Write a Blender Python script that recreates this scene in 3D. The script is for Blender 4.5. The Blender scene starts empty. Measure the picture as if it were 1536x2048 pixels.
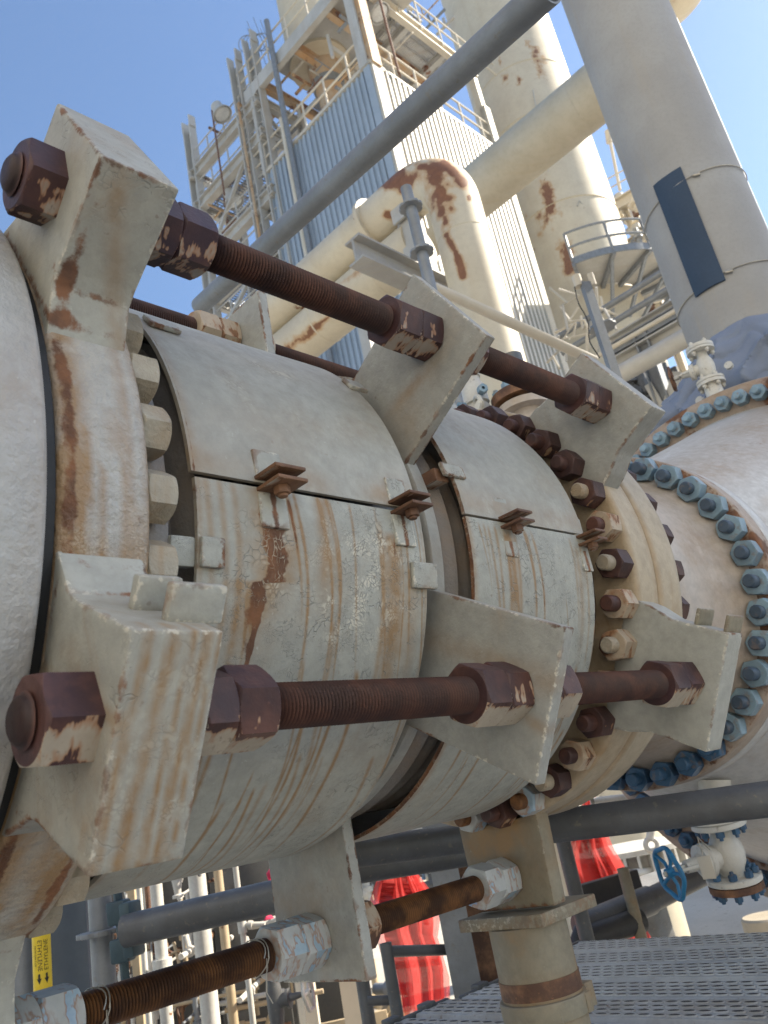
import bpy, bmesh, math, random
from mathutils import Vector, Matrix, noise as mnoise
random.seed(7)
V = Vector
PI = math.pi
sc = bpy.context.scene
C = sc.collection
# ------------------------------------------------------------------ camera calibration (camera at the world origin)
FPX = 1637.63
CR = [(0.71031644, 0.11780102, 0.69395495), (-0.67931731, 0.37291541, 0.63203014), (-0.18433270, -0.92035701, 0.34491222)]
RIGHT, DOWN, FWD = V([r[0] for r in CR]), V([r[1] for r in CR]), V([r[2] for r in CR])
AX = V((0, 1.8475, 0.6491))            # axis of the big pipe, running along +X

def proj(p):
    z = p.dot(FWD)
    return 768 + FPX*p.dot(RIGHT)/z, 1024 + FPX*p.dot(DOWN)/z

def ray(u, v):
    return RIGHT * (u - 768) + DOWN * (v - 1024) + FWD * FPX

def at(u, v, X=None, Y=None, Z=None, h=None, d=None):
    r = ray(u, v)
    if X is not None: return r * (X / r.x)
    if Y is not None: return r * (Y / r.y)
    if Z is not None: return r * (Z / r.z)
    if h is not None: return r * (h / math.hypot(r.x, r.y))
    return r * (d / r.length)

def cyl(u, v, r):
    """pixel on the near side of the big pipe at radius r -> (X, angle in degrees)"""
    d = ray(u, v)
    a = d.y**2 + d.z**2; b = d.y*AX.y + d.z*AX.z; c = AX.y**2 + AX.z**2 - r*r
    D = max(b*b - a*c, 0)
    p = d * ((b - math.sqrt(D)) / a)
    return p.x, math.degrees(math.atan2(p.z-AX.z, p.y-AX.y)) % 360

def circ(x, r, a):
    a = math.radians(a)
    return V((x, AX.y + r*math.cos(a), AX.z + r*math.sin(a)))

# ------------------------------------------------------------------ objects
W = {}
def thing(name, label, cat, loc=(0, 0, 0), group=None, kind=None):
    o = bpy.data.objects.new(name, None); C.objects.link(o)
    o.empty_display_size = 0.05
    o.location = loc; W[o.name] = V(loc)
    return tag(o, label, cat, group, kind)

def tag(o, label=None, cat=None, group=None, kind=None):
    if label: o['label'] = label
    if cat: o['category'] = cat
    if group: o['group'] = group
    if kind: o['kind'] = kind
    return o

def link(o, parent=None, wloc=(0, 0, 0)):
    C.objects.link(o)
    wloc = V(wloc)
    if parent is not None:
        o.parent = parent
        o.location = wloc - W[parent.name]
    else:
        o.location = wloc
    W[o.name] = wloc
    return o

def dup(o, parent, wloc, rot=None, label=None, subs=True):
    c = o.copy(); link(c, parent, wloc)
    if rot is not None: c.rotation_euler = rot
    if label: c['label'] = label
    if subs:
        for ch in list(o.children):
            d = ch.copy(); C.objects.link(d); d.parent = c; W[d.name] = V(wloc); d.location.x += random.uniform(-.012, .009)
    return c

def frame(d, up=None):
    d = V(d).normalized()
    up = V(up) if up is not None else (V((0, 0, 1)) if abs(d.z) < 0.9 else V((1, 0, 0)))
    a = d.cross(up).normalized()
    b = a.cross(d)
    return d, a, b                      # d, side, up

class MB:
    def __init__(s): s.v = []; s.f = []; s.m = []; s.cur = 0
    def add(s, vs, fs):
        o = len(s.v); s.v += [V(p) for p in vs]
        for q in fs: s.f.append([o+i for i in q]); s.m.append(s.cur)
        return s
    def mat(s, i): s.cur = i; return s
    def box(s, c, size, R=None):
        c = V(c); hx, hy, hz = [k/2 for k in size]
        pts = [V((x, y, z)) for x in (-hx, hx) for y in (-hy, hy) for z in (-hz, hz)]
        if R is not None: pts = [R @ p for p in pts]
        return s.add([c+p for p in pts], [(0,1,3,2),(4,6,7,5),(0,4,5,1),(2,3,7,6),(0,2,6,4),(1,5,7,3)])
    def beam(s, p0, p1, w, h, up=None):
        p0, p1 = V(p0), V(p1); d, a, b = frame(p1-p0, up)
        pts = [q + a*(x*w/2) + b*(y*h/2) for q in (p0, p1) for x, y in ((-1,-1),(1,-1),(1,1),(-1,1))]
        return s.add(pts, [(3,2,1,0),(4,5,6,7),(0,1,5,4),(1,2,6,5),(2,3,7,6),(3,0,4,7)])
    def ibeam(s, p0, p1, w, h, t=None, up=None):
        p0, p1 = V(p0), V(p1); d, a, b = frame(p1-p0, up); t = t or h*0.12
        for k in (-1, 1): s.beam(p0+b*k*(h-t)/2, p1+b*k*(h-t)/2, w, t, up)
        return s.beam(p0, p1, t, h-2*t, up)
    def channel(s, p0, p1, w, h, t=None, up=None):
        p0, p1 = V(p0), V(p1); d, a, b = frame(p1-p0, up); t = t or h*0.12
        for k in (-1, 1): s.beam(p0+b*k*(h-t)/2, p1+b*k*(h-t)/2, w, t, up)
        return s.beam(p0-a*(w-t)/2, p1-a*(w-t)/2, t, h-2*t, up)
    def lathe(s, o, d, prof, n=32, a0=0, a1=360, ref=None, flip=False):
        o = V(o); d, a, b = frame(d, ref)
        full = abs(a1-a0) >= 359.9
        k = n if full else n+1
        base = len(s.v)
        for t, r in prof:
            for i in range(k):
                w = math.radians(a0 + (a1-a0)*i/n)
                s.v.append(o + d*t + (a*math.cos(w) + b*math.sin(w))*r)
        for j in range(len(prof)-1):
            for i in range(n):
                i2 = (i+1) % k
                q = [base+j*k+i, base+j*k+i2, base+(j+1)*k+i2, base+(j+1)*k+i]
                s.f.append(q[::-1] if not flip else q); s.m.append(s.cur)
        return s
    def cap(s, o, d, r, n=32, ref=None):
        o = V(o); d, a, b = frame(d, ref)
        return s.add([o+(a*math.cos(2*PI*i/n)+b*math.sin(2*PI*i/n))*r for i in range(n)], [tuple(range(n))])
    def tube(s, p0, p1, r, n=20, r1=None, caps=True, hollow=False):
        p0, p1 = V(p0), V(p1); L = (p1-p0).length; d = p1-p0; r1 = r if r1 is None else r1
        if hollow: s.lathe(p0, d, [(L*.1, r*.86), (0, r*.86), (0, r), (L, r1), (L, r1*.86), (L*.9, r1*.86)], n)
        elif caps: s.lathe(p0, d, [(0, 1e-4), (0, r), (L, r1), (L, 1e-4)], n)
        else: s.lathe(p0, d, [(0, r), (L, r1)], n)
        return s
    def path(s, pts, r, n=12, closed=False, caps=True):
        pts = [V(p) for p in pts]; m = len(pts); base = len(s.v)
        T = []
        for i in range(m):
            if closed: t = pts[(i+1) % m]-pts[i-1]
            else: t = pts[min(i+1, m-1)]-pts[max(i-1, 0)]
            T.append(t.normalized())
        _, a, b = frame(T[0])
        for i in range(m):
            a = (a - T[i]*a.dot(T[i])).normalized(); b = T[i].cross(a)
            rr = r[i] if isinstance(r, (list, tuple)) else r
            for k in range(n):
                w = 2*PI*k/n; s.v.append(pts[i] + (a*math.cos(w)+b*math.sin(w))*rr)
        for i in range(m if closed else m-1):
            for k in range(n):
                i2 = (i+1) % m
                s.f.append([base+i*n+k, base+i*n+(k+1) % n, base+i2*n+(k+1) % n, base+i2*n+k]); s.m.append(s.cur)
        if caps and not closed:
            s.f.append([base+k for k in range(n)][::-1]); s.m.append(s.cur)
            s.f.append([base+(m-1)*n+k for k in range(n)]); s.m.append(s.cur)
        return s
    def ring(s, c, d, R, r, n=28, k=8):
        c = V(c); d, a, b = frame(d)
        return s.path([c+(a*math.cos(2*PI*i/n)+b*math.sin(2*PI*i/n))*R for i in range(n)], r, k, closed=True)
    def grid(s, fn, nu, nv):
        base = len(s.v)
        for i in range(nu+1):
            for j in range(nv+1): s.v.append(V(fn(i/nu, j/nv)))
        for i in range(nu):
            for j in range(nv):
                q = base+i*(nv+1)+j
                s.f.append([q, q+nv+1, q+nv+2, q+1]); s.m.append(s.cur)
        return s
    def prism(s, poly, o, d, a, b, t0, t1):
        """polygon (p along a, q along b) extruded along d from t0 to t1"""
        o, d, a, b = V(o), V(d), V(a), V(b); n = len(poly)
        vs = [o+d*t+a*p+b*q for t in (t0, t1) for p, q in poly]
        return s.add(vs, [tuple(range(n))[::-1], tuple(range(n, 2*n))] + [(i, (i+1) % n, n+(i+1) % n, n+i) for i in range(n)])
    def nut(s, o, d, ap, h, bore, rot=0, ref=None, both=True):
        """chamfered hexagon nut standing on o, growing along d"""
        n = 48; r0 = ap*.985
        def lim(z):
            e = min(z, (h-z) if both else 9)
            return r0 + e*1.75
        zs = [0, .006, .02, .04, .06, .1, .2, .35, .5, .65, .8, .9, .94, .96, .98, .994, 1]
        o = V(o); d, a, b = frame(d, ref); base = len(s.v)
        rows = [(0, None)] + [(z*h, 'h') for z in zs] + [(h, None)]
        for z, k in rows:
            for i in range(n):
                w = 2*PI*i/n
                rh = ap/math.cos(((w + PI/6) % (PI/3)) - PI/6)
                r = bore if k is None else min(rh, lim(z))
                ww = w+math.radians(rot)
                s.v.append(o + d*z + (a*math.cos(ww)+b*math.sin(ww))*r)
        for j in range(len(rows)-1):
            for i in range(n):
                i2 = (i+1) % n
                s.f.append([base+j*n+i2, base+j*n+i, base+(j+1)*n+i, base+(j+1)*n+i2][::-1][::-1]); s.m.append(s.cur)
        return s
    def build(s, name, mats, parent=None, attrs=None, bevel=0, seg=2, dense=0, sharp=38, smooth=True, fix=True, wloc=(0, 0, 0)):
        me = bpy.data.meshes.new(name)
        me.from_pydata([tuple(p) for p in s.v], [], s.f)
        if not isinstance(mats, (list, tuple)): mats = [mats]
        for m in mats: me.materials.append(m)
        if len(mats) > 1: me.polygons.foreach_set('material_index', s.m)
        bm = bmesh.new(); bm.from_mesh(me)
        if fix:
            bmesh.ops.remove_doubles(bm, verts=bm.verts, dist=1e-5)
            bmesh.ops.recalc_face_normals(bm, faces=bm.faces)
        segs = []
        if dense:
            for e in bm.edges:
                if len(e.link_faces) == 2 and e.calc_face_angle(0) > math.radians(28):
                    segs.append((e.verts[0].co.copy(), e.verts[1].co.copy()))
        if bevel:
            es = [e for e in bm.edges if len(e.link_faces) == 2 and e.calc_face_angle(0) > math.radians(30)]
            bmesh.ops.bevel(bm, geom=es, offset=bevel, segments=seg, profile=.5, affect='EDGES', clamp_overlap=True)
        if dense:
            bmesh.ops.triangulate(bm, faces=[f for f in bm.faces if len(f.verts) > 4])
            for _ in range(7):
                es = [e for e in bm.edges if e.calc_length() > dense]
                if not es: break
                bmesh.ops.subdivide_edges(bm, edges=es, cuts=1, use_grid_fill=True)
                bmesh.ops.triangulate(bm, faces=[f for f in bm.faces if len(f.verts) > 4])
        bm.to_mesh(me); bm.free()
        if smooth:
            me.polygons.foreach_set('use_smooth', [True]*len(me.polygons))
            me.set_sharp_from_angle(angle=math.radians(sharp))
        if dense and segs:
            at_ = me.attributes.new('edge', 'FLOAT', 'POINT')
            vals = []
            for p in me.vertices:
                best = 9
                for q0, q1 in segs:
                    dq = q1-q0; t = max(0, min(1, (p.co-q0).dot(dq)/max(dq.length_squared, 1e-9)))
                    best = min(best, (p.co-q0-dq*t).length_squared)
                vals.append(math.exp(-best/(.016**2)))
            at_.data.foreach_set('value', vals)
        if attrs:
            got = {}
            for p in me.vertices:
                for k, x in attrs(p.co).items(): got.setdefault(k, []).append(x)
            for k, xs in got.items():
                me.attributes.new(k, 'FLOAT', 'POINT').data.foreach_set('value', xs)
        o = bpy.data.objects.new(name, me)
        return link(o, parent, wloc)
# ------------------------------------------------------------------ materials
class NT:
    def __init__(s, name):
        s.mat = bpy.data.materials.new(name); s.mat.use_nodes = True
        s.t = s.mat.node_tree; s.t.nodes.clear()
        s.out = s.t.nodes.new('ShaderNodeOutputMaterial')
        s.p = s.t.nodes.new('ShaderNodeBsdfPrincipled')
        s.t.links.new(s.p.outputs[0], s.out.inputs[0])
        s.pos = s.t.nodes.new('ShaderNodeNewGeometry').outputs['Position']
    def set(s, sock, x):
        if hasattr(x, 'links') or hasattr(x, 'is_linked'): s.t.links.new(x, sock)
        elif isinstance(x, (tuple, list)) and len(x) == 3 and sock.type == 'RGBA': sock.default_value = (*x, 1)
        else: sock.default_value = x
    def math(s, op, a, b=0, c=0, clamp=False):
        n = s.t.nodes.new('ShaderNodeMath'); n.operation = op; n.use_clamp = clamp
        s.set(n.inputs[0], a); s.set(n.inputs[1], b)
        if op in ('MULTIPLY_ADD', 'SMOOTH_MIN'): s.set(n.inputs[2], c)
        return n.outputs[0]
    def vm(s, op, a, b=(0, 0, 0), scale=None):
        n = s.t.nodes.new('ShaderNodeVectorMath'); n.operation = op
        s.set(n.inputs[0], a); s.set(n.inputs[1], b)
        if scale is not None: s.set(n.inputs['Scale'], scale)
        return n.outputs['Value'] if op == 'DOT_PRODUCT' else n.outputs[0]
    def mix(s, f, a, b, mode='MIX'):
        n = s.t.nodes.new('ShaderNodeMix'); n.data_type = 'RGBA'; n.blend_type = mode
        s.set(n.inputs[0], f); s.set(n.inputs[6], a); s.set(n.inputs[7], b)
        return n.outputs[2]
    def noise(s, vec, scale, detail=4, rough=.55, dist=0):
        n = s.t.nodes.new('ShaderNodeTexNoise')
        s.set(n.inputs['Vector'], vec); n.inputs['Scale'].default_value = scale
        n.inputs['Detail'].default_value = detail; n.inputs['Roughness'].default_value = rough
        n.inputs['Distortion'].default_value = dist
        return n.outputs['Fac']
    def step(s, x, lo, hi, a=0., b=1.):
        n = s.t.nodes.new('ShaderNodeMapRange'); n.interpolation_type = 'SMOOTHSTEP'
        s.set(n.inputs[0], x); n.inputs[1].default_value = lo; n.inputs[2].default_value = hi
        n.inputs[3].default_value = a; n.inputs[4].default_value = b
        return n.outputs[0]
    def attr(s, name):
        n = s.t.nodes.new('ShaderNodeAttribute'); n.attribute_name = name
        return n.outputs['Fac']
    def comb(s, x, y, z):
        n = s.t.nodes.new('ShaderNodeCombineXYZ')
        for i, q in enumerate((x, y, z)): s.set(n.inputs[i], q)
        return n.outputs[0]
    def sep(s, v):
        n = s.t.nodes.new('ShaderNodeSeparateXYZ'); s.set(n.inputs[0], v); return n.outputs
    def bump(s, h, strength, dist=.01, normal=None):
        n = s.t.nodes.new('ShaderNodeBump'); s.set(n.inputs['Height'], h)
        n.inputs['Strength'].default_value = strength; n.inputs['Distance'].default_value = dist
        if normal is not None: s.set(n.inputs['Normal'], normal)
        return n.outputs[0]
    def fin(s, col, rough, normal=None, metal=0, spec=.4):
        s.set(s.p.inputs['Base Color'], col); s.set(s.p.inputs['Roughness'], rough)
        s.set(s.p.inputs['Metallic'], metal); s.p.inputs['Specular IOR Level'].default_value = spec
        if normal is not None: s.set(s.p.inputs['Normal'], normal)
        return s.mat

RUST_D = (.060, .026, .017); RUST_M = (.135, .050, .022); OCH = (.235, .120, .038)

def m_paint(name, base, alt=None, streak=.5, patch=.25, crack=.3, cscale=34, stipple=.3, sscale=110, rough=.55, rustn=0., sfreq=22, big=2.2, grime=.6, edge=1.0, spot=.35, dust=.45):
    t = NT(name); pos = t.pos
    alt = alt or tuple(c*.8 for c in base)
    nA = t.noise(pos, big, 5); nB = t.noise(pos, 26, 6, .7); nF = t.noise(pos, 90, 3, .6)
    col = t.mix(t.step(nA, .34, .68), base, alt)
    col = t.mix(t.step(nB, .3, .75, 0, grime), col, tuple(c*.62 for c in base))
    nM = t.noise(pos, 7.5, 8, .72)
    col = t.mix(t.step(nM, .50, .72, 0, .55), col, tuple(c*.80 for c in base)); col = t.mix(t.step(nM, .48, .30, 0, .45), col, tuple(min(1, c*1.16) for c in base))
    # thin run-off streaks, fine across the face and long down it
    x, y, z = t.sep(pos)[0:3]
    hcoord = t.math('ADD', x, t.math('MULTIPLY', y, .83))
    wob = t.math('MULTIPLY', t.noise(pos, 5, 2), .05)
    sv = t.comb(t.math('MULTIPLY', t.math('ADD', hcoord, wob), sfreq), 3.7, t.math('MULTIPLY', z, 1.1))
    st = t.noise(sv, 1, 5, .62)
    sm = t.math('MULTIPLY', t.step(st, .56, .74), t.step(t.noise(pos, 1.6, 3), .36, .62))
    och = t.math('ADD', t.math('MULTIPLY', sm, streak), t.math('MULTIPLY', t.step(t.noise(pos, 4.5, 5, .6), .5, .8), patch))
    och = t.math('ADD', och, t.math('MULTIPLY', t.attr('ochre'), t.step(t.noise(pos, 30, 4), .2, .7, .55, 1.1)), clamp=True)
    ocol = t.mix(t.noise(pos, 9, 3), OCH, (.33, .205, .09))
    col = t.mix(t.math('MULTIPLY', och, .85), col, ocol)
    # pale weathered flecks
    col = t.mix(t.step(t.noise(pos, 75, 3), .68, .78, 0, .4), col, tuple(min(1, c*1.35) for c in base))
    # cracks

    vo = t.t.nodes.new('ShaderNodeTexVoronoi'); vo.feature = 'DISTANCE_TO_EDGE'; vo.inputs['Scale'].default_value = cscale
    nv = t.t.nodes.new('ShaderNodeTexNoise'); t.set(nv.inputs['Vector'], pos); nv.inputs['Scale'].default_value = 14; nv.inputs['Detail'].default_value = 3
    t.set(vo.inputs['Vector'], t.vm('ADD', pos, (wv_ := t.vm('SCALE', nv.outputs['Color'], scale=.09)))) 
    vo2 = t.t.nodes.new('ShaderNodeTexVoronoi'); vo2.feature = 'DISTANCE_TO_EDGE'; vo2.inputs['Scale'].default_value = cscale*2.1; t.set(vo2.inputs['Vector'], t.vm('ADD', pos, wv_))
    pick = t.step(t.noise(pos, 8, 3), .44, .56)
    vd = t.math('ADD', t.math('MULTIPLY', vo.outputs['Distance'], t.math('SUBTRACT', 1, pick)), t.math('MULTIPLY', t.math('MULTIPLY', vo2.outputs['Distance'], 1.5), pick))
    cmask = t.math('ADD', t.step(t.noise(pos, 2.6, 3), .62-.28*crack, .8-.28*crack, 0, min(1, crack*1.6)), t.attr('crack'), clamp=True)
    wv = t.noise(pos, 24, 3)
    line = t.math('MULTIPLY', t.step(t.math('ADD', vd, t.math('MULTIPLY', t.math('MULTIPLY', t.step(wv, .40, .62), t.math('SUBTRACT', 1, t.math('MULTIPLY', t.attr('crack'), .35))), .11)), .01, .09, 1, 0), cmask)
    cell = t.math('MULTIPLY', t.math('MULTIPLY', t.step(vd, .08, .3), t.attr('crack')), t.step(t.noise(pos, 19, 4), .45, .6))
    col = t.mix(t.math('MULTIPLY', cell, .75), col, (.62, .58, .47))
    col = t.mix(t.math('MULTIPLY', line, .6), col, tuple(c*.55 for c in base))
    # settled dust on what faces up
    gn = t.t.nodes.new('ShaderNodeNewGeometry')
    du = t.math('MULTIPLY', t.step(t.sep(gn.outputs['Normal'])[2], .25, .9), t.step(t.math('ADD', nB, t.math('MULTIPLY', nA, .6)), .45, 1.0, .35, 1))
    col = t.mix(t.math('MULTIPLY', du, dust), col, (.33, .275, .20))
    # rust
    rn = t.noise(pos, 34, 6, .68)
    e = t.math('MULTIPLY', t.step(t.math('ADD', t.attr('edge'), t.math('MULTIPLY', t.math('SUBTRACT', rn, .5), 1.5)), .82, 1.06), edge)
    em = t.noise(pos, 5.5, 3)
    e = t.math('MULTIPLY', e, t.step(em, .40, .60))
    chip = t.math('MULTIPLY', t.step(t.math('ADD', t.attr('edge'), t.math('MULTIPLY', t.math('SUBTRACT', t.noise(pos, 55, 4, .7), .5), 1.6)), .95, 1.12), t.step(em, .58, .42))
    col = t.mix(t.math('MULTIPLY', chip, .8*edge), col, (.62, .58, .48))
    r = t.math('ADD', t.attr('rust'), t.math('MULTIPLY', t.math('SUBTRACT', rn, .5), .75))
    r = t.math('MAXIMUM', t.step(r, .42, .62), e)
    if rustn: r = t.math('MAXIMUM', r, t.step(t.math('MULTIPLY', t.noise(pos, 3.1, 6, .62), t.step(t.noise(pos, .9, 2), .3, .7, .75, 1.15)), .66-.14*rustn, .72-.14*rustn))
    sp = t.math('MULTIPLY', t.step(t.noise(pos, 42, 2, .5), .73, .78), spot)
    r = t.math('MAXIMUM', r, sp)
    rcol = t.mix(t.step(t.noise(pos, 18, 5), .35, .65), (.10, .042, .022), (.21, .085, .035))
    col = t.mix(t.math('MULTIPLY', r, .92), col, rcol)
    col = t.mix(t.math('MULTIPLY', t.math('MULTIPLY', line, r), .7), col, (.50, .43, .32))
    # relief: orange-peel paint, cracks, scale
    h = t.math('ADD', t.math('MULTIPLY', t.noise(pos, sscale, 3, .6), stipple), t.math('MULTIPLY', line, -.8))
    h = t.math('ADD', h, t.math('MULTIPLY', nB, .5))
    h = t.math('ADD', h, t.math('MULTIPLY', r, t.math('MULTIPLY', nF, .5)))
    nrm = t.bump(h, .6, .004)
    ro = t.math('ADD', t.math('MULTIPLY', nB, .25), t.math('MULTIPLY_ADD', r, .22, rough-.12))
    return t.fin(col, ro, nrm, spec=.35)

def m_rust(name, dark=RUST_D, mid=RUST_M, remn=None, amount=.5, rough=.6, bumpy=.45, bscale=60, low=True, fs=.033):
    """rusty steel; remn = colour of old paint left mostly on the undersides"""
    t = NT(name); pos = t.pos
    n1 = t.noise(pos, 11, 6, .62); n2 = t.noise(pos, 70, 4, .65)
    col = t.mix(t.step(n1, .38, .66), dark, mid)
    col = t.mix(t.step(t.noise(pos, 5.5, 5, .65), .5, .72, 0, .7), col, tuple(min(1, c*1.5) for c in mid))
    col = t.mix(t.step(t.noise(pos, 3.7, 3), .52, .7, 0, .6), col, (dark[0]*.75, dark[1]*.85, dark[2]*1.3))
    col = t.mix(t.step(n2, .62, .8, 0, .5), col, tuple(min(1, c*2.1) for c in mid))
    h = t.math('ADD', n2, t.math('MULTIPLY', n1, .5))
    col = t.mix(t.math('MULTIPLY', t.attr('valley_shade'), .8), col, tuple(c*.30 for c in dark))  # thread grooves darkened, their shade put into the colour
    if remn:
        g = t.t.nodes.new('ShaderNodeNewGeometry'); oi = t.t.nodes.new('ShaderNodeObjectInfo')
        nr = g.outputs['True Normal']; nz = t.sep(nr)[2]
        rel = t.vm('SUBTRACT', pos, oi.outputs['Location'])
        tg = t.vm('NORMALIZE', t.vm('CROSS_PRODUCT', nr, (1, 0, 0)))
        s = t.math('MULTIPLY', t.math('MULTIPLY', t.vm('DOT_PRODUCT', rel, tg), t.math('SIGN', t.sep(tg)[2])), -1/fs)   # -1 top edge .. 1 bottom edge of a flat
        x = t.sep(rel)[0]; rnd = t.math('MULTIPLY', oi.outputs['Random'], 37)
        d = t.noise(t.comb(t.math('MULTIPLY', x, 44), t.math('MULTIPLY', s, .4), rnd), 1, 3, .55)
        d = t.math('ADD', d, t.math('MULTIPLY', t.math('SUBTRACT', t.noise(pos, 13, 3), .5), .9))
        d = t.math('ADD', d, t.math('MULTIPLY', t.math('SUBTRACT', oi.outputs['Random'], .5), .12))
        if low:
            d = t.math('ADD', d, t.step(nz, -.85, .35, .10, -.5))
            d = t.math('ADD', d, t.math('SUBTRACT', t.step(s, -1, -.2, -.28, .02), t.step(s, .75, 1, 0, .12)))
        k = .74-.36*amount
        m = t.step(d, k, k+.05)
        rc = t.mix(t.noise(pos, 25, 4), remn, tuple(c*.62 for c in remn))
        rc = t.mix(t.step(d, k, k+.16, .8, 0), rc, (.30, .12, .04))
        rc = t.mix(t.step(t.noise(pos, 90, 3), .6, .75, 0, .5), rc, dark)
        col = t.mix(m, col, rc)
        h = t.math('ADD', h, t.math('MULTIPLY', m, .5))
    e = t.attr('edge')
    nrm = t.bump(h, bumpy, .004)
    return t.fin(col, t.math('MULTIPLY_ADD', n2, .2, rough-.1), nrm, spec=.35)

def m_plain(name, base, alt=None, vary=0, rough=.5, metal=0, nscale=8, bumpy=.15, bscale=60, streak=0, sfreq=6, scol=OCH, spec=.4, fl=.0, flcol=None, rustn=0, rscale=2.0):
    t = NT(name); pos = t.pos
    alt = alt or tuple(c*.78 for c in base)
    n1 = t.noise(pos, nscale, 5); n2 = t.noise(pos, bscale, 4, .65)
    col = t.mix(t.step(n1, .32, .7), base, alt)
    col = t.mix(t.step(n2, .4, .8, 0, .35), col, tuple(c*.7 for c in base))
    if streak:
        x, y, z = t.sep(pos)[0:3]
        sv = t.comb(t.math('MULTIPLY', t.math('ADD', x, t.math('MULTIPLY', y, .83)), sfreq), 3.7, t.math('MULTIPLY', z, sfreq*.05))
        col = t.mix(t.math('MULTIPLY', t.step(t.noise(sv, 1, 5, .6), .5, .75), streak), col, scol)
    if vary:
        oi = t.t.nodes.new('ShaderNodeObjectInfo'); col = t.mix(t.math('MULTIPLY', oi.outputs['Random'], vary), col, tuple(c*.45 for c in base)); col = t.mix(t.math('MULTIPLY', t.step(t.noise(pos, 30, 4), .55, .7), vary*1.2), col, (.20, .14, .10))
    if fl:
        col = t.mix(t.step(t.noise(pos, bscale*.6, 4), .62, .7, 0, fl), col, flcol or (.2, .2, .2))
    if rustn:
        rr = t.math('MAXIMUM', t.step(t.noise(pos, rscale, 7, .62, .6), .70-.16*rustn, .735-.16*rustn), t.step(t.math('ADD', t.attr('rust'), t.math('MULTIPLY', t.math('SUBTRACT', t.noise(pos, rscale*3, 6, .65), .5), 1.1)), .42, .56))
        halo = t.step(t.math('ADD', t.attr('rust'), t.math('MULTIPLY', t.math('SUBTRACT', t.noise(pos, rscale*3, 6, .65), .5), 1.1)), .12, .46, 0, .75)
        col = t.mix(halo, col, (.42, .24, .10))
        col = t.mix(rr, col, t.mix(t.noise(pos, rscale*6, 6, .65), (.09, .035, .018), (.30, .13, .055)))
    return t.fin(col, t.math('MULTIPLY_ADD', n2, .2, rough-.1), t.bump(n2, bumpy, .01), metal, spec)

PGREY = (.41, .41, .37)
M = {}
M['cover'] = m_paint('aged_grey_paint', (.415, .42, .375), (.36, .355, .31), streak=.10, patch=.3, crack=.8, cscale=54, stipple=.35)
M['cover_up'] = m_paint('aged_grey_paint_upper', (.41, .405, .36), (.35, .335, .29), streak=.12, patch=.3, crack=.10, cscale=34, stipple=.45, spot=.2)
M['ring'] = m_paint('blistered_paint', (.43, .425, .40), (.39, .34, .27), streak=.8, patch=.6, crack=.25, cscale=60, stipple=3.4, sscale=64, rough=.5)
M['lug'] = m_paint('lug_paint', (.41, .41, .365), (.36, .345, .295), streak=.3, patch=.5, crack=.4, cscale=40, stipple=.3, sfreq=26)
M['lug_plain'] = m_paint('plate_paint', (.365, .37, .34), (.32, .31, .275), streak=.3, patch=.35, crack=.15, stipple=.7, sscale=75)
M['leftpipe'] = m_paint('stippled_white_paint', (.46, .465, .455), (.39, .385, .37), streak=.15, patch=.35, crack=.0, stipple=2.0, sscale=66, rough=.45, spot=.1, grime=.45)
M['beige'] = m_paint('stained_flange_paint', (.47, .39, .28), (.43, .35, .24), streak=.5, patch=.6, crack=.1, stipple=.5, sfreq=14, spot=.2)
M['neck'] = m_paint('pale_neck_paint', (.55, .49, .43), (.48, .40, .33), streak=.5, patch=.55, crack=.1, stipple=.2, sfreq=9, spot=.2)
M['rustface'] = m_paint('rust_bled_paint', (.42, .34, .27), (.30, .20, .15), streak=.6, patch=.8, crack=.1, stipple=.4, rustn=.95)
M['white'] = m_paint('chalky_white_paint', (.60, .60, .585), (.55, .53, .51), streak=.25, patch=.45, crack=.05, stipple=.1, sfreq=7, spot=.15, big=1.1)
M['spool'] = m_paint('bellows_paint', (.26, .25, .235), (.19, .165, .145), streak=.4, patch=.5, stipple=1.0, rustn=.35)
M['support'] = m_paint('support_paint', (.265, .24, .175), (.19, .15, .10), streak=.7, patch=.9, crack=.1, stipple=.2, edge=.45, rustn=.0)
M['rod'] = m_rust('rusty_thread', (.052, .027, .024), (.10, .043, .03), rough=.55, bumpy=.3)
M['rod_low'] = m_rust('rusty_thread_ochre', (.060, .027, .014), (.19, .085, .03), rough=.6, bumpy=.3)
M['nut'] = m_rust('rusty_nut', (.050, .025, .025), (.095, .042, .032), remn=(.47, .40, .31), amount=1.12, rough=.5, bumpy=.3)
M['nut_dark'] = m_rust('dark_rusty_nut', (.046, .024, .026), (.08, .036, .03), remn=(.40, .34, .28), amount=.62, rough=.5, bumpy=.3)
M['nut_h'] = m_rust('rusty_flange_nut', (.048, .026, .025), (.085, .04, .03), remn=(.42, .32, .22), amount=.25, bumpy=.3, fs=.0245)
M['nut_beige'] = m_rust('painted_flange_nut', (.10, .05, .03), (.2, .10, .05), remn=(.50, .40, .29), amount=.95, bumpy=.3, low=False, fs=.0245)
M['nut_ring'] = m_paint('painted_ring_nut', (.38, .35, .28), (.34, .26, .17), streak=.5, patch=.9, crack=.5, cscale=70, stipple=1.2)
M['nut_blue'] = m_rust('pale_blue_nut', (.27, .37, .46), (.36, .45, .50), remn=(.53, .54, .52), amount=.95, rough=.5, bumpy=.25, low=False)
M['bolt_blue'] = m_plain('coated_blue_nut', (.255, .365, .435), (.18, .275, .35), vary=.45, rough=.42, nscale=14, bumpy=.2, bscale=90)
M['stud_blue'] = m_plain('coated_blue_stud', (.065, .095, .135), (.05, .075, .105), vary=.4, rough=.4, nscale=14, bumpy=.2, bscale=90)
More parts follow.
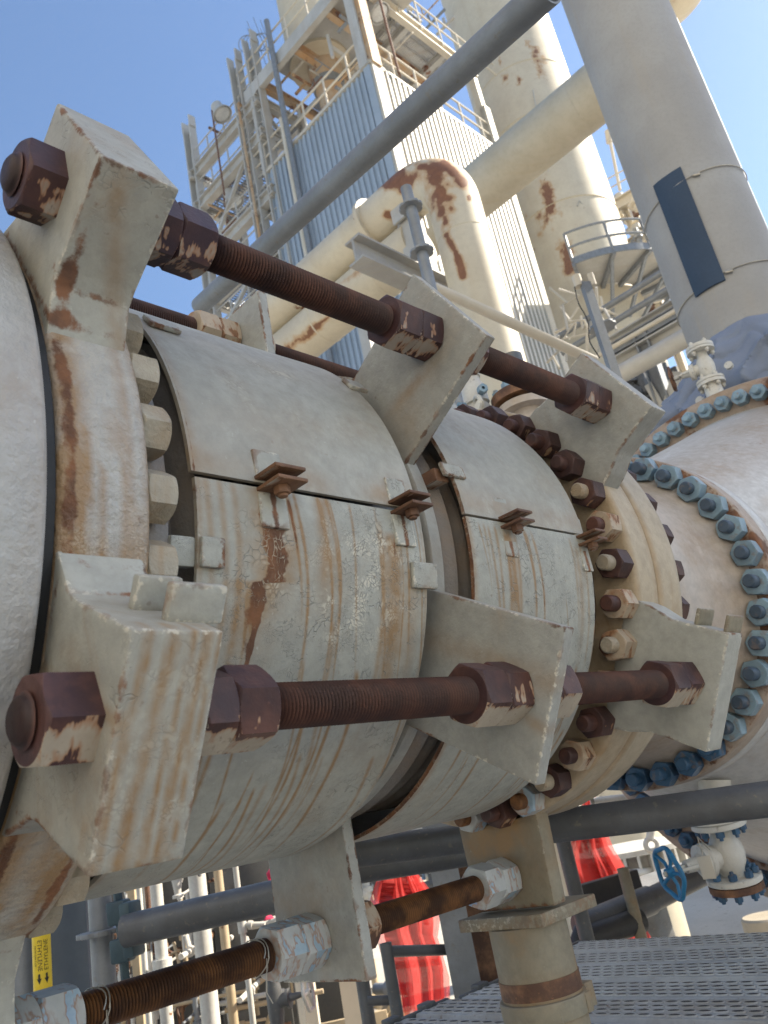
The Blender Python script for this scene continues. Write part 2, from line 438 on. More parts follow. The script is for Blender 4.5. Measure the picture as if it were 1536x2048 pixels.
M['bolt_deep_shade'] = m_plain('deep_and_shaded_blue_nut', (.05, .125, .225), (.035, .09, .165), vary=.5, rough=.4, nscale=14, bumpy=.2, bscale=90)  # darker blue copy; on the lower flange nuts it carries their shade
M['clip'] = m_rust('rusty_clip', (.11, .055, .032), (.19, .10, .055), remn=(.42, .38, .32), amount=.2)
M['stack'] = m_plain('weathered_steel', (.345, .34, .325), (.29, .28, .265), rough=.6, nscale=1.2, bumpy=.1, bscale=30, streak=.45, sfreq=7, scol=(.36, .30, .22))
M['cream'] = m_plain('cream_paint', (.57, .495, .36), (.51, .435, .31), rough=.6, nscale=.35, bumpy=.1, bscale=3, streak=.22, sfreq=1.6, scol=(.42, .30, .16), rustn=.18, rscale=.28)
M['cream_rust'] = m_plain('cream_paint_rusting', (.575, .51, .385), (.52, .45, .335), rough=.55, nscale=.8, bumpy=.1, bscale=5, streak=.25, sfreq=2.2, scol=(.44, .33, .18), rustn=.12, rscale=.7)
M['hopper'] = m_plain('hopper_paint', (.50, .31, .16), (.47, .38, .27), rough=.6, nscale=.6, bscale=4, streak=.5, sfreq=2, scol=(.34, .16, .06), rustn=.4, rscale=.5)
M['duct'] = m_plain('duct_paint', (.47, .42, .325), (.41, .36, .27), rough=.6, nscale=.5, bumpy=.1, bscale=4, streak=.3, sfreq=1.5, scol=(.38, .30, .18))
M['clad'] = m_plain('aluminium_cladding', (.50, .48, .43), (.45, .43, .39), rough=.55, nscale=.3, bumpy=.05, bscale=2, metal=.0, streak=.2, sfreq=1.3, scol=(.30, .25, .18))
M['clad_shade'] = m_plain('shaded_cladding', (.33, .39, .455), (.285, .34, .40), rough=.5, nscale=.3, bumpy=.05, bscale=2, metal=.0, streak=.3, sfreq=1.1, scol=(.22, .25, .28))  # same sheet as the other wall, with shade and sky tint in its colour
M['trim'] = m_plain('white_trim', (.56, .51, .42), (.50, .445, .355), rough=.6, nscale=.5, bscale=4)
M['steel_old'] = m_plain('old_galvanised_steel', (.46, .45, .42), (.39, .375, .34), rough=.6, nscale=.7, bscale=5, streak=.25, sfreq=1.5, scol=(.36, .25, .14), rustn=.08, rscale=.6)
M['steel_rust'] = m_plain('rusting_steel', (.46, .26, .11), (.46, .35, .23), rough=.6, nscale=.6, bscale=5, rustn=.7, rscale=.5)
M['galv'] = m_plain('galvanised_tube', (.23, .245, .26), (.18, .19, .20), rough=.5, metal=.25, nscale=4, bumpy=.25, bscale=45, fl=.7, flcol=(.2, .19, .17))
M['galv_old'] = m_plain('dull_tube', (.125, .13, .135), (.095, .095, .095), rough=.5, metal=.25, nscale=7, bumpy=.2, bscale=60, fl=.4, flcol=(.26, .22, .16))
M['cabinet'] = m_plain('dark_cabinet_paint', (.075, .075, .072), (.10, .095, .085), rough=.55, nscale=2, bscale=30, streak=.3, sfreq=9, scol=(.16, .13, .10))
M['dark'] = m_plain('black_steel', (.035, .035, .036), (.05, .047, .044), rough=.55, nscale=6, bscale=40)
M['grey_dark'] = m_plain('blue_grey_panel', (.085, .105, .13), (.07, .085, .105), rough=.5, nscale=3, bscale=30)
M['pipe_white'] = m_plain('white_pipe_paint', (.55, .54, .50), (.46, .44, .39), rough=.55, nscale=5, bscale=40, rustn=.15, rscale=4)
M['tan'] = m_plain('tan_paint', (.45, .36, .24), (.38, .29, .18), rough=.6, nscale=2, bscale=20, rustn=.2, rscale=3)
M['ivory'] = m_plain('ivory_valve_paint', (.60, .58, .52), (.52, .49, .43), rough=.5, nscale=9, bumpy=.25, bscale=60, fl=.5, flcol=(.16, .13, .1))
M['wheel_blue'] = m_plain('blue_handwheel_paint', (.03, .20, .38), (.025, .14, .27), rough=.45, nscale=20, bscale=90, fl=.3, flcol=(.2, .16, .12))
M['rustplain'] = m_rust('plain_rust', (.09, .045, .028), (.22, .11, .055), bumpy=.5)
M['banner'] = m_plain('dark_blue_panel', (.030, .056, .098), (.026, .047, .082), rough=.65, nscale=2, bscale=40)
M['fabric'] = m_plain('blue_grey_fabric', (.23, .265, .335), (.195, .22, .275), rough=.85, nscale=2, bscale=220, bumpy=.3, spec=.2)
M['yellow'] = m_plain('yellow_label', (.72, .52, .03), (.68, .48, .03), rough=.5, nscale=6, bscale=50)
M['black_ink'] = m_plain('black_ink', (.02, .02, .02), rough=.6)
M['orange'] = m_plain('orange_strap', (.55, .22, .03), (.45, .17, .03), rough=.6)
M['pink'] = m_plain('pink_tape', (.75, .05, .14), (.62, .04, .11), rough=.6)
M['wire'] = m_plain('wire', (.45, .42, .36), rough=.35, metal=.6)
M['lampglass'] = m_plain('lamp_glass', (.62, .62, .6), rough=.15)
M['concrete'] = m_plain('concrete_ground', (.48, .45, .395), (.41, .38, .33), rough=.85, nscale=.35, bscale=9, bumpy=.2, fl=.35, flcol=(.17, .13, .10))
M['plinth'] = m_plain('concrete_plinth', (.36, .31, .235), (.28, .235, .17), rough=.85, nscale=1.5, bscale=14)
M['deck'] = m_plain('perforated_plank_steel', (.50, .50, .48), (.40, .395, .38), rough=.55, metal=.1, nscale=5, bscale=50, fl=.35, flcol=(.24, .17, .11))
M['deck_old'] = m_plain('rust_specked_plank_steel', (.47, .46, .44), (.37, .34, .30), rough=.6, metal=.1, nscale=5, bscale=40, fl=.6, flcol=(.22, .13, .08))
def m_net():
    t = NT('red_safety_net'); x, y, z = t.sep(t.pos)[0:3]
    col = t.mix(t.noise(t.pos, 3, 3), (.80, .10, .085), (.60, .05, .05))
    t.fin(col, .6, spec=.2)
    tr = t.t.nodes.new('ShaderNodeBsdfTransparent'); mx = t.t.nodes.new('ShaderNodeMixShader')
    tl = t.t.nodes.new('ShaderNodeBsdfTranslucent'); t.set(tl.inputs[0], col)
    mx2 = t.t.nodes.new('ShaderNodeMixShader'); mx2.inputs[0].default_value = .45
    t.t.links.new(t.p.outputs[0], mx2.inputs[1]); t.t.links.new(tl.outputs[0], mx2.inputs[2])
    a = t.math('SINE', t.math('MULTIPLY', t.math('ADD', x, y), 900)); b = t.math('SINE', t.math('MULTIPLY', z, 900))
    hole = t.math('MULTIPLY_ADD', t.math('MULTIPLY', a, b), .06, .40)
    t.set(t.p.inputs['Normal'], t.bump(t.noise(t.pos, 14, 5), .6, .03))
    t.set(mx.inputs[0], hole); t.t.links.new(mx2.outputs[0], mx.inputs[1]); t.t.links.new(tr.outputs[0], mx.inputs[2])
    t.t.links.new(mx.outputs[0], t.out.inputs[0])
    return t.mat
M['net'] = m_net()
# ------------------------------------------------------------------ expansion joint
XD = V((1, 0, 0))
def radtan(a):
    a = math.radians(a)
    return V((0, math.cos(a), math.sin(a))), V((0, -math.sin(a), math.cos(a)))

def ax_lathe(mb, prof, n=160, a0=0, a1=360):
    # angles in lathe frame: a=-Y, b=Z ; world angle = 180 - w
    return mb.lathe((0, AX.y, AX.z), XD, prof, n, a0, a1, ref=(0, 0, 1))

def xa(co):
    return co.x, math.degrees(math.atan2(co.z-AX.z, co.y-AX.y)) % 360

def sub_prof(prof, L=.012):
    out = [prof[0]]
    for p, q in zip(prof, prof[1:]):
        n = max(1, int(math.hypot(q[0]-p[0], q[1]-p[1])/L))
        out += [(p[0]+(q[0]-p[0])*i/n, p[1]+(q[1]-p[1])*i/n) for i in range(1, n+1)]
    return out

def bumpf(x, c, w):
    return math.exp(-((x-c)/w)**2)

# the pipe run on the left, ending just short of the first ring
NEAR_SHIFT = .008
lp = thing('pipe_section', 'large stippled white pipe end at the left edge, before the rust banded ring', 'pipe', (-.6, AX.y, AX.z-.785))
mb = MB(); ax_lathe(mb, sub_prof([(.478, .55), (.478, .773), (.474, .781), (.466, .785), (-1.6, .785), (-1.6, .55)], .05), 200)
mb.build('shell', M['leftpipe'], lp, sharp=50, attrs=lambda co: {'ochre': .22*bumpf(co.x, .47, .02) + (.5*bumpf(co.x, .18, .22) * bumpf(xa(co)[1], 176, 9))})

ej = thing('expansion_joint', 'rust streaked grey expansion joint with four long threaded rods, filling the middle', 'pipe joint', (1.45, AX.y, AX.z-.76))

# ring 1
rr1 = random.Random(5)
drips1 = [(rr1.uniform(.5, .64), rr1.uniform(165, 245), rr1.uniform(8, 30), rr1.uniform(.003, .008)) for _ in range(26)]
def ring_attr(co):
    x, a = xa(co); x -= NEAR_SHIFT
    n = mnoise.noise(co*16); oc = 1.0*bumpf(x, .515, .028) + .6*bumpf(x, .612, .009) + .75*bumpf(x, .65, .012)
    ru = (.66+.5*n)*bumpf(x, .514, .018) + .3*bumpf(x, .648, .006) + .50*bumpf(x, .549+.002*math.sin(a*.3), .004) + (.28+.5*n)*bumpf(x, .625, .012)
    if a > 192: oc += .5*bumpf(a, 197, 3)
    for dx, da, L, w in drips1:
        if da < a < da+L: oc += .7*bumpf(x, dx, w)
    if a > 205: ru += .5*bumpf(x, .645-.02*math.sin(a/9), .012)
    return {'ochre': oc, 'rust': ru, 'crack': .35*bumpf(a, 196, 5)}
mb = MB(); ax_lathe(mb, sub_prof([(.504, .56), (.504, .742), (.507, .751), (.514, .755), (.648, .755), (.655, .752), (.658, .745), (.658, .56)]), 220)
ring1 = mb.build('end_ring', M['ring'], ej, attrs=ring_attr, sharp=50)
mb = MB(); ax_lathe(mb, [(.480, .60), (.480, .752), (.502, .748), (.502, .60)], 160); mb.build('gap_shade', M['black_ink'], ej)  # black ring that paints the shade inside the open gap
tag(ring1, 'blistered grey ring with a rust brown left edge')

def lug(ring, a, x0, x1, poly, mat, name='lug', label=None, dense=.011, bev=.008, attrs=None):
    rad, tan = radtan(a)
    mb = MB().prism(poly, (0, AX.y, AX.z), XD, tan, rad, x0, x1)
    o = mb.build(name, mat, ring, bevel=bev, dense=dense, attrs=attrs)
    if label: o['label'] = label
    return o
L1 = [(-.165, 1.0), (.165, 1.0), (.165, .82), (.170, .79), (.19, .765), (.24, .70), (-.24, .70), (-.19, .765), (-.170, .79), (-.165, .82)]
def lug_attr(a):
    rad, tan = radtan(a)
    def f(co):
        q = (co-AX).dot(rad); p = (co-AX).dot(tan); x = co.x+.004; oc = ru = 0
        if a == 210 and q > .95:
            for c, w in ((.528, .009), (.562, .012), (.592, .006), (.615, .010), (.634, .005)):
                oc += 1.1*bumpf(x + .010*math.sin(p*9) + .004*mnoise.noise(co*40), c, w*.75)*(.75+.5*mnoise.noise(co*9))
        if a == 210 and x < .53: oc += .6*bumpf(p + .01*math.sin(q*30), -.03, .012)*(1 if p < 0 else .3); 
        if a == 150:
            ru += .55*bumpf(q, .80, .05)*bumpf(x, .53, .03) + .45*bumpf(x, .53, .018)*bumpf(q, .9, .12) * (1 if p > .1 else 0)
            if p > .14: oc += .5*bumpf(x + (q-.9)*.35, .58, .02)
        ru += .45*bumpf(q, .745, .018)
        return {'ochre': oc, 'rust': ru, 'crack': .25 if (a == 210 and q > .97) else 0}
    return f
for a, lb in ((90, None), (150, 'grey lug block, peeling at its top corner'), (210, 'cracked grey lug block with ochre rust runs'), (270, None)):
    lo_, hi_, q_ = {150: (-.128, .145, 1.015), 210: (-.142, .180, .988)}.get(a, (-.165, .165, 1.0))
    L1 = [(lo_, q_), (hi_, q_), (hi_, .82), (hi_+.005, .79), (hi_+.025, .765), (hi_+.075, .70), (lo_-.075, .70), (lo_-.025, .765), (lo_-.005, .79), (lo_, .82)]
    lug(ring1, a, .506, .645, L1, M['lug'], label=lb, attrs=lug_attr(a), bev=.005)
# two upright tabs on top of the low lug block
def lug_tabs(ring, a, specs, mat):
    rad, tan = radtan(a)
    for x0, x1, q, h, th in specs:
        mb = MB(); c = AX + XD*((x0+x1)/2) - tan*((.142 if x0 < 1 else .167)+h/2-.002) + rad*q
        Rm = Matrix((XD, rad, tan)).transposed()
        mb.box(c, (x1-x0, th, h), Rm)
        mb.build('tab', mat, ring, bevel=.005, dense=.012)
lug_tabs(ring1, 210, [(.566, .639, .862, .052, .020), (.582, .672, .930, .056, .020)], M['lug'])

# centre spool and inner bellows
prof = [(.660, .60), (.695, .60), (.697, .672), (.735, .675), (.742, .66), (.745, .58)]
for i in range(9):
    x = .80+i*.06; prof += [(x, .575), (x+.015, .62), (x+.03, .625), (x+.045, .58)]
prof += [(1.37, .60), (1.405, .605), (1.41, .628), (1.425, .632), (1.44, .628), (1.445, .61), (1.52, .61), (1.53, .625), (1.56, .64), (1.575, .58)]
for i in range(9):
    x = 1.60+i*.06; prof += [(x, .575), (x+.015, .62), (x+.03, .625), (x+.045, .58)]
prof += [(2.18, .60), (2.266, .60)]
mb = MB(); ax_lathe(mb, prof, 128)
mb.build('bellows', M['spool'], ej, sharp=60)
mb = MB(); ax_lathe(mb, sub_prof([(1.462, .56), (1.462, .640), (1.466, .645), (1.503, .645), (1.507, .640), (1.507, .56)]), 160)
ring2 = mb.build('centre_ring', M['lug_plain'], ej, sharp=50)
L2 = [(-.167, 1.0), (.167, 1.0), (.165, .57), (-.165, .57)]
def lug2_attr(a):
    rad, tan = radtan(a)
    def f(co):
        q = (co-AX).dot(rad); p = (co-AX).dot(tan); oc = ru = 0
        if a == 150: oc += .6*bumpf(p, .05+.03*math.sin(q*8), .02)*bumpf(q, .77, .08); ru += .5*bumpf(p, .155, .02)*bumpf(q, .98, .03)
        if a == 210: oc += .55*bumpf(p, .03+.02*math.sin(q*14), .014)*bumpf(q, .97, .06) + .4*bumpf(p, -.05, .03)
        if a == 270: oc += .4*bumpf(q, .82, .06)*bumpf(p, .05, .12)
        return {'ochre': oc, 'rust': ru}
    return f
for a, lb in ((90, 'grey tie plate standing behind the cover'), (150, 'pale grey tie plate under the upper rod'), (210, 'grey tie plate with chipped white edges'), (270, 'shaded grey tie plate hanging under the joint')):
    lug(ring2, a, 1.46, 1.495, L2, M['lug_plain'], name='tie_plate', label=lb, attrs=lug2_attr(a), bev=.004)

# ring 3 with its lugs
def ring3_attr(co):
    x, a = xa(co)
    return {'ochre': .5*bumpf(x, 2.395, .02) + .35*bumpf(x, 2.275, .012), 'rust': .4*bumpf(x, 2.40, .006)}
mb = MB(); ax_lathe(mb, sub_prof([(2.268, .56), (2.268, .735), (2.273, .741), (2.28, .744), (2.392, .744), (2.40, .736), (2.40, .56)]), 200)
ring3 = mb.build('end_ring', M['beige'], ej, attrs=ring3_attr, sharp=50)
tag(ring3, 'stained beige ring carrying the rusty flange nuts')
L3 = [(-.167, 1.0), (.167, 1.0), (.167, .83), (.19, .76), (.20, .68), (-.20, .68), (-.19, .76), (-.167, .83)]
for a, lb in ((90, None), (150, 'grey lug plate at the far end of the upper rod'), (210, 'grey lug plate with two small square tabs')):
    lug(ring3, a, 2.265, 2.36, L3, M['lug_plain'] if a != 210 else M['lug'], label=lb, bev=.005)
lug_tabs(ring3, 210, [(2.27, 2.37, .90, .05, .012), (2.27, 2.37, .985, .05, .012)], M['support'])

# covers: upper and lower half shells
def shell(x0, x1, a0, a1, r, th, nx, na, mat, attrs, label, xl=None):
    xs = [x0+(x1-x0)*i/nx for i in range(nx+1)]
    mb = MB(); loop = []
    prof = [(x, r) for x in xs] + [(x1, r-th), (x0, r-th)]
    k = len(prof)
    for j in range(na+1):
        a = a0+(a1-a0)*j/na
        for x, q in prof:
            # a slightly dented, hand formed sheet
            w = .0025*mnoise.noise(V((x*4, a*.06, r))) if q == r else 0
            mb.v.append(circ(x, q+w, a))
    for j in range(na):
        for i in range(k):
            mb.f.append([j*k+i, j*k+(i+1) % k, (j+1)*k+(i+1) % k, (j+1)*k+i]); mb.m.append(0)
    mb.f.append(list(range(k))); mb.f.append([na*k+i for i in range(k)]); mb.m += [0, 0]
    o = mb.build('cover', mat, ej, attrs=attrs, sharp=40, fix=True)
    tag(o, label)
    return o

def make_drips(seed, x0, x1, n, amin=186, amax=236):
    r = random.Random(seed); out = []
    for _ in range(n):
        a = r.choice((r.uniform(180.6, 182), r.uniform(amin+8, amax), r.uniform(amin+14, amax)))
        out.append((r.uniform(x0, x1), a, a+r.uniform(12, 62), r.uniform(.0022, .0062), r.uniform(.5, 1.2), r.uniform(0, 6), r.choice((0, 0, 0, 0, 0, 0, .7))))
    return out
d1 = make_drips(3, .80, 1.38, 34); d2 = make_drips(4, 1.58, 2.1, 30)
def env(a, s, e, soft=4):
    if a < s-1 or a > e: return 0
    return min(1, (a-s+1)/1.5) * min(1, (e-a)/(soft+(e-s)*.4))
def drip_fn(dr, x, a):
    oc = ru = 0
    for c, s, e, w, k, ph, br in dr:
        if s-1 < a < e:
            xx = c + .006*math.sin(a*.16+ph) + .0009*(a-s)
            g = k*bumpf(x, xx, w*(1-.3*(a-s)/(e-s)))*env(a, s, e)
            ru += br*.7*g
            oc += g
    return oc, ru
def low1(co):
    x, a = xa(co); n = mnoise.noise(co*22)*.5
    oc, ru = drip_fn(d1, x, a)
    # the broad brown run below the first clip
    c = .955 - (a-183)*.0024 if a > 196 else .955
    c += .016*mnoise.noise(co*30) + .006*mnoise.noise(co*80)
    oc += 1.1*bumpf(x, c, .05)*env(a, 181, 214); ru += (.98+n*.7)*bumpf(x, c, .042*(1-.5*max(0, min(1, (a-184)/20)))) * env(a, 182, 214, 6)
    ru += .9*bumpf(x, .925-(a-200)*.0015, .006)*env(a, 198, 232)
    oc += .85*bumpf(x, 1.085, .018)*env(a, 181, 197) + .5*bumpf(x, 1.09, .03)*env(a, 190, 204)
    oc += 1.1*bumpf(x, 1.285, .030)*env(a, 186, 224) + .7*bumpf(x, 1.25, .007)*env(a, 184, 226) + .5*bumpf(x, 1.345, .02)*env(a, 192, 222)
    ru += .45*bumpf(x, 1.29, .008)*env(a, 186, 206)
    for q in (.812, .842, .872): oc += .6*bumpf(x, q+.004*math.sin(a*.2), .008)*env(a, 181, 222)
    oc += .5*bumpf(x, .79, .008) + .4*bumpf(x, 1.385, .006)
    ru += .45*bumpf(x, .786, .004)
    cr = .9*max(0, min(1, 1.9*bumpf(x, 1.17, .14)*bumpf(a, 196, 11)+n*1.1-.45)) + .8*bumpf(x, .955, .035)*env(a, 186, 206)
    cr += .55*bumpf(x, 1.26, .04)*bumpf(a, 187, 5) + .45*max(0, n*2-.5)*bumpf(a, 205, 9)
    return {'ochre': min(oc, 1.3), 'rust': min(ru, 1.1), 'crack': min(cr, 1)}
def low2(co):
    x, a = xa(co); n = mnoise.noise(co*22)*.5
    oc, ru = drip_fn(d2, x, a)
    oc += 1.0*bumpf(x, 1.722, .018)*env(a, 182, 212) + .9*bumpf(x, 1.705, .006)*env(a, 182, 206) + .8*bumpf(x, 1.748, .006)*env(a, 182, 216)
    oc += .6*bumpf(x, 2.04, .012)*env(a, 183, 214) + .6*bumpf(x, 2.075, .005)*env(a, 186, 220)
    oc += .6*bumpf(x, 1.56, .012); ru += .35*bumpf(x, 1.722, .010)*env(a, 182, 200) + .62*bumpf(x, 1.556, .006)
    return {'ochre': min(oc, 1.3), 'rust': min(ru, 1.1), 'crack': .15}
def up1(co):
    x, a = xa(co); n = mnoise.noise(co*9); n2 = mnoise.noise(co*40)
    oc = .35*bumpf(x, .785, .012)+.45*bumpf(a, 178, 2.5)*(.6+n) + .25*max(0, n)
    cr = .9*max(0, min(1, 2.4*(n-.1)))*bumpf(a, 150, 13)*bumpf(x, 1.08, .2)
    return {'ochre': oc, 'rust': .5*bumpf(x, .784, .004)+.3*bumpf(a, 179, 1)*(n2+.4), 'crack': cr}
def up2(co):
    x, a = xa(co); n = mnoise.noise(co*9)
    return {'ochre': .35*bumpf(a, 176, 3)+.2*max(0, n), 'rust': .55*bumpf(x, 1.558, .006), 'crack': .3*max(0, n)}
R1 = .690
shell(.785, 1.39, 180.75, 354, R1, .010, 290, 330, M['cover'], low1, 'lower half cover with brown rust runs and cracked paint')
shell(.778, 1.385, 6, 179.9, R1+.002, .010, 90, 200, M['cover_up'], up1, 'upper half cover, dusty grey')
shell(1.557, 2.105, 179.4, 354, R1+.004, .010, 200, 260, M['cover'], low2, 'lower half cover beside the rusty nuts')
shell(1.557, 2.10, 6, 178.9, R1+.006, .010, 70, 160, M['cover_up'], up2, 'upper half cover beside the rusty nuts')

# clips that hold the cover halves together
def clip(x, w, zs, lab=None):
    y = AX.y-R1; zc = AX.z+zs
    mb = MB()
    mb.box((x, y-.028, zc+.014), (w, .086, .008))
    mb.box((x+.002, y-.031, zc-.010), (w*.98, .080, .008))
    mb.tube((x, y-.034, zc-.013), (x, y-.034, zc-.030), .017, 6)
    mb.tube((x, y-.034, zc-.030), (x, y-.034, zc-.036), .010, 12)
    mb.tube((x, y-.034, zc+.018), (x, y-.034, zc+.022), .010, 8)
    mb.build('clip', M['clip'], ej, bevel=.003, dense=.015)
    for dy, dz, th, hh in ((.002, .048, .012, .062), (.004, -.050, .014, .075)):
        mb = MB(); mb.box((x, y+dy, zc+dz), (w*.9, th, hh)); mb.build('clip_plate', M['cover'], ej, bevel=.004, dense=.015, attrs=(lambda co: {'rust': .75*bumpf(co.x, x, .013)}) if dz < 0 else None)
clip(.958, .075, -.004); clip(1.325, .07, -.006); clip(1.725, .065, .002); clip(2.085, .055, -.012)
def strap(x0, x1, a, w, r, drop=.02):
    mb = MB(); rad, tan = radtan(a)
    Rm = Matrix((XD, rad, tan)).transposed()
    mb.box(AX + XD*((x0+x1)/2) + rad*(r+.004), (x1-x0, .012, w), Rm)
    mb.build('cover_tab', M['cover'], ej, bevel=.004, dense=.015)
strap(.788, .838, 192.5, .056, R1); strap(1.335, 1.415, 193, .06, R1+.002)
strap(.80, .875, 143, .05, R1+.004); strap(1.36, 1.42, 144.5, .05, R1+.004); strap(1.515, 1.60, 169, .04, R1+.006)
rad_, tan_ = radtan(192.5)
mb = MB(); mb.box(AX+XD*.76+rad_*.668, (.05, .03, .055), Matrix((XD, rad_, tan_)).transposed()); mb.build('cover_tab', M['cover'], ej, bevel=.004)
mb = MB(); mb.box((1.53, AX.y+.655*math.cos(math.radians(169)), AX.z+.655*math.sin(math.radians(169))), (.05, .06, .035)); mb.build('cover_tab', M['clip'], ej, bevel=.004)

# threaded rods and their nuts
def rod(a, x0, x1, mat, nuts, label, pitch=.0076, r=.0368):
    x0 += NEAR_SHIFT; c = circ(0, .9, a); mb = MB(); prof = [(x0-.006, .001), (x0-.006, r*.62), (x0-.002, r*.80), (x0, r*.86)]
    x = x0+.004
    while x < x1:
        prof += [(x, r*.875), (x+pitch*.5, r*1.03)]; x += pitch
    prof += [(x1, r*.9), (x1+.004, .001)]
    mb.lathe((0, c.y, c.z), XD, prof, 32, ref=(0, 0, 1))
    o = mb.build('tie_rod', mat, ej, sharp=80, attrs=lambda co: {'valley_shade': 1.0 if math.hypot(co.y-c.y, co.z-c.z) < r*.9 else 0.0}); tag(o, label)
    for x, h, th, m in nuts:
        x += NEAR_SHIFT if x < .9 else 0
        mb = MB(); mb.nut((0, 0, 0), XD, .0575, h, .030, 150-th, ref=(0, 0, 1))
        mb.build('nut', m, o, sharp=22, wloc=(x, c.y, c.z))
    return o
N, NB, ND = M['nut'], M['nut_blue'], M['nut_dark']
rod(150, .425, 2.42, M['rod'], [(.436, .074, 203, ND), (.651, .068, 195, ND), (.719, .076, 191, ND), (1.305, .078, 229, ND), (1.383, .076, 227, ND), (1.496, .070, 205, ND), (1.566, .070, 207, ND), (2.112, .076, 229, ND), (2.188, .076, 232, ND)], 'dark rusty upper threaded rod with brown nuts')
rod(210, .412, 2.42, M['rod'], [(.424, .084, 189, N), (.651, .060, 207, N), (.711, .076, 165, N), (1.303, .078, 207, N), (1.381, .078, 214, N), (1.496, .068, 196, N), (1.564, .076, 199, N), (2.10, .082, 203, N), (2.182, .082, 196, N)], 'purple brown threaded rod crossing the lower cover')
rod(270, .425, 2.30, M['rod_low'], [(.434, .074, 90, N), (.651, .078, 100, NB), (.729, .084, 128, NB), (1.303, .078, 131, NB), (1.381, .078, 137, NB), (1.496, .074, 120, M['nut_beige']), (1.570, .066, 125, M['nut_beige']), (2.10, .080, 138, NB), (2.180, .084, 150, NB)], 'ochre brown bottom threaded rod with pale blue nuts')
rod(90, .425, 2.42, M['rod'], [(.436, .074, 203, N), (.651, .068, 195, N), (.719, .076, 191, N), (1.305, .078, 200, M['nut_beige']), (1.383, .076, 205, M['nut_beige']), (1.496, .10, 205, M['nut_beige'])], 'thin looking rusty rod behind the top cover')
# twisted wires on the bottom rod
for x in (.865, 1.265):
    c = circ(x, .9, 270); mb = MB()
    mb.path([c+V((.010*math.sin(t*2.2)+.004*t/6, -.0405*math.cos(t), .0405*math.sin(t))) for t in [i*.26 for i in range(26)]], .0016, 6)
    mb.path([c+V((.012+.006*math.sin(t*1.7), -.041*math.cos(t), .041*math.sin(t))) for t in [i*.26 for i in range(25)]] + [c+V((.01, -.02, -.075)), c+V((.02, -.025, -.10))], .0014, 6)
    mb.build('wire_tie', M['wire'], ej)

# flange nuts: one of each kind, then copies round the bolt circle
def bolt_proto(parent, nm, st, ap, h, rs, ext, capped=False):
    mb = MB(); mb.nut((0, 0, 0), XD, ap, h, .001 if capped else rs*.9, 0, ref=(0, 0, 1))
    n = mb.build('flange_nut', nm, None, sharp=22)
    if not capped:
        mb = MB(); mb.lathe((-ext, 0, 0), XD, [(0, .0005), (0, rs*.8), (.004, rs*.95), (.006, rs), (ext+h*.5, rs)], 24, ref=(0, 0, 1))
        s = mb.build('stud', st, n, sharp=40)
    return n
def bolt_circle(parent, protos, x, r, angs, pick):
    used = set(); rg = random.Random(11)
    for i, a in enumerate(angs):
        k = pick(i, a); p = protos[k]; w = circ(x, r, a); rot = (rg.uniform(0, 6.28), 0, 0)
        if k not in used:
            used.add(k); p.parent = parent; p.location = w - W[parent.name]; p.rotation_euler = rot
            W[p.name] = w
        else:
            dup(p, parent, w, rot)
pr = [bolt_proto(ej, M['nut_ring'], None, .042, .055, .024, .01, True)]
bolt_circle(ej, pr, .659, .705, [125.5+10*k for k in range(14)], lambda i, a: 0)
ph = [bolt_proto(ej, M['nut_h'], M['rod'], .0425, .066, .0245, .034), bolt_proto(ej, M['nut_beige'], M['nut_ring'], .0425, .066, .0245, .034),
      bolt_proto(ej, M['nut_h'], M['nut_ring'], .0425, .066, .0245, .034), bolt_proto(ej, M['nut_beige'], M['rod'], .0425, .066, .0245, .034),
      bolt_proto(ej, M['nut_blue'], M['rod_low'], .0425, .066, .0245, .034)]
kind = {105: 0, 115: 0, 125: 0, 135: 0, 145: 0, 155: 0, 165: 2, 175: 3, 185: 2, 195: 3, 205: 1, 215: 1, 225: 0, 235: 3, 245: 2, 255: 4, 265: 0, 275: 4}
bolt_circle(ej, ph, 2.201, .700, [105.5+10*k for k in range(18)], lambda i, a: kind[int(a)])

# ------------------------------------------------------------------ flanged spool with the blue bolts
fs = thing('flanged_spool', 'beige flanged pipe spool ringed by blue coated bolts', 'pipe flange', (3.0, AX.y, AX.z-.75))
def spool_attr(co):
    x, a = xa(co)
    return {'ochre': .45*bumpf(x, 3.2, .12)*(.6+mnoise.noise(co*6)), 'rust': .25*bumpf(x, 3.33, .05)}
mb = MB(); ax_lathe(mb, sub_prof([(2.404, .56), (2.404, .738), (2.412, .746), (2.548, .746), (2.556, .738), (2.556, .60)], .02), 180)
mb.build('rear_flange', M['beige'], fs, sharp=50, attrs=lambda co: {'ochre': .4*bumpf(co.x, 2.41, .02), 'rust': .4*bumpf(co.x, 2.405, .008)})
mb = MB(); ax_lathe(mb, sub_prof([(2.555, .60), (2.62, .588), (2.85, .575), (3.05, .578), (3.18, .592), (3.28, .615), (3.34, .64), (3.37, .662), (3.381, .672)], .02), 180)
mb.build('neck', M['neck'], fs, sharp=60, attrs=spool_attr)
mb = MB(); ax_lathe(mb, sub_prof([(3.380, .60), (3.380, .742), (3.386, .749), (3.492, .749), (3.498, .742), (3.498, .60)], .02), 180)
mb.build('bolted_flange', M['rustface'], fs, sharp=50, attrs=lambda co: {'rust': .50*(1 if co.x < 3.3815 else .45)+.2*mnoise.noise(co*9)})
mb = MB(); mb.nut((0, 0, 0), XD, .042, .05, .001, 0, ref=(0, 0, 1)); bh = mb.build('flange_nut', M['nut_h'], None, sharp=22)
bolt_circle(fs, [bh], 2.557, .70, [145.5+10*k for k in range(9)], lambda i, a: 0)
pi = [bolt_proto(fs, M['bolt_blue'], M['stud_blue'], .050, .062, .027, .045), bolt_proto(fs, M['bolt_deep_shade'], M['bolt_deep_shade'], .0465, .062, .027, .045)]
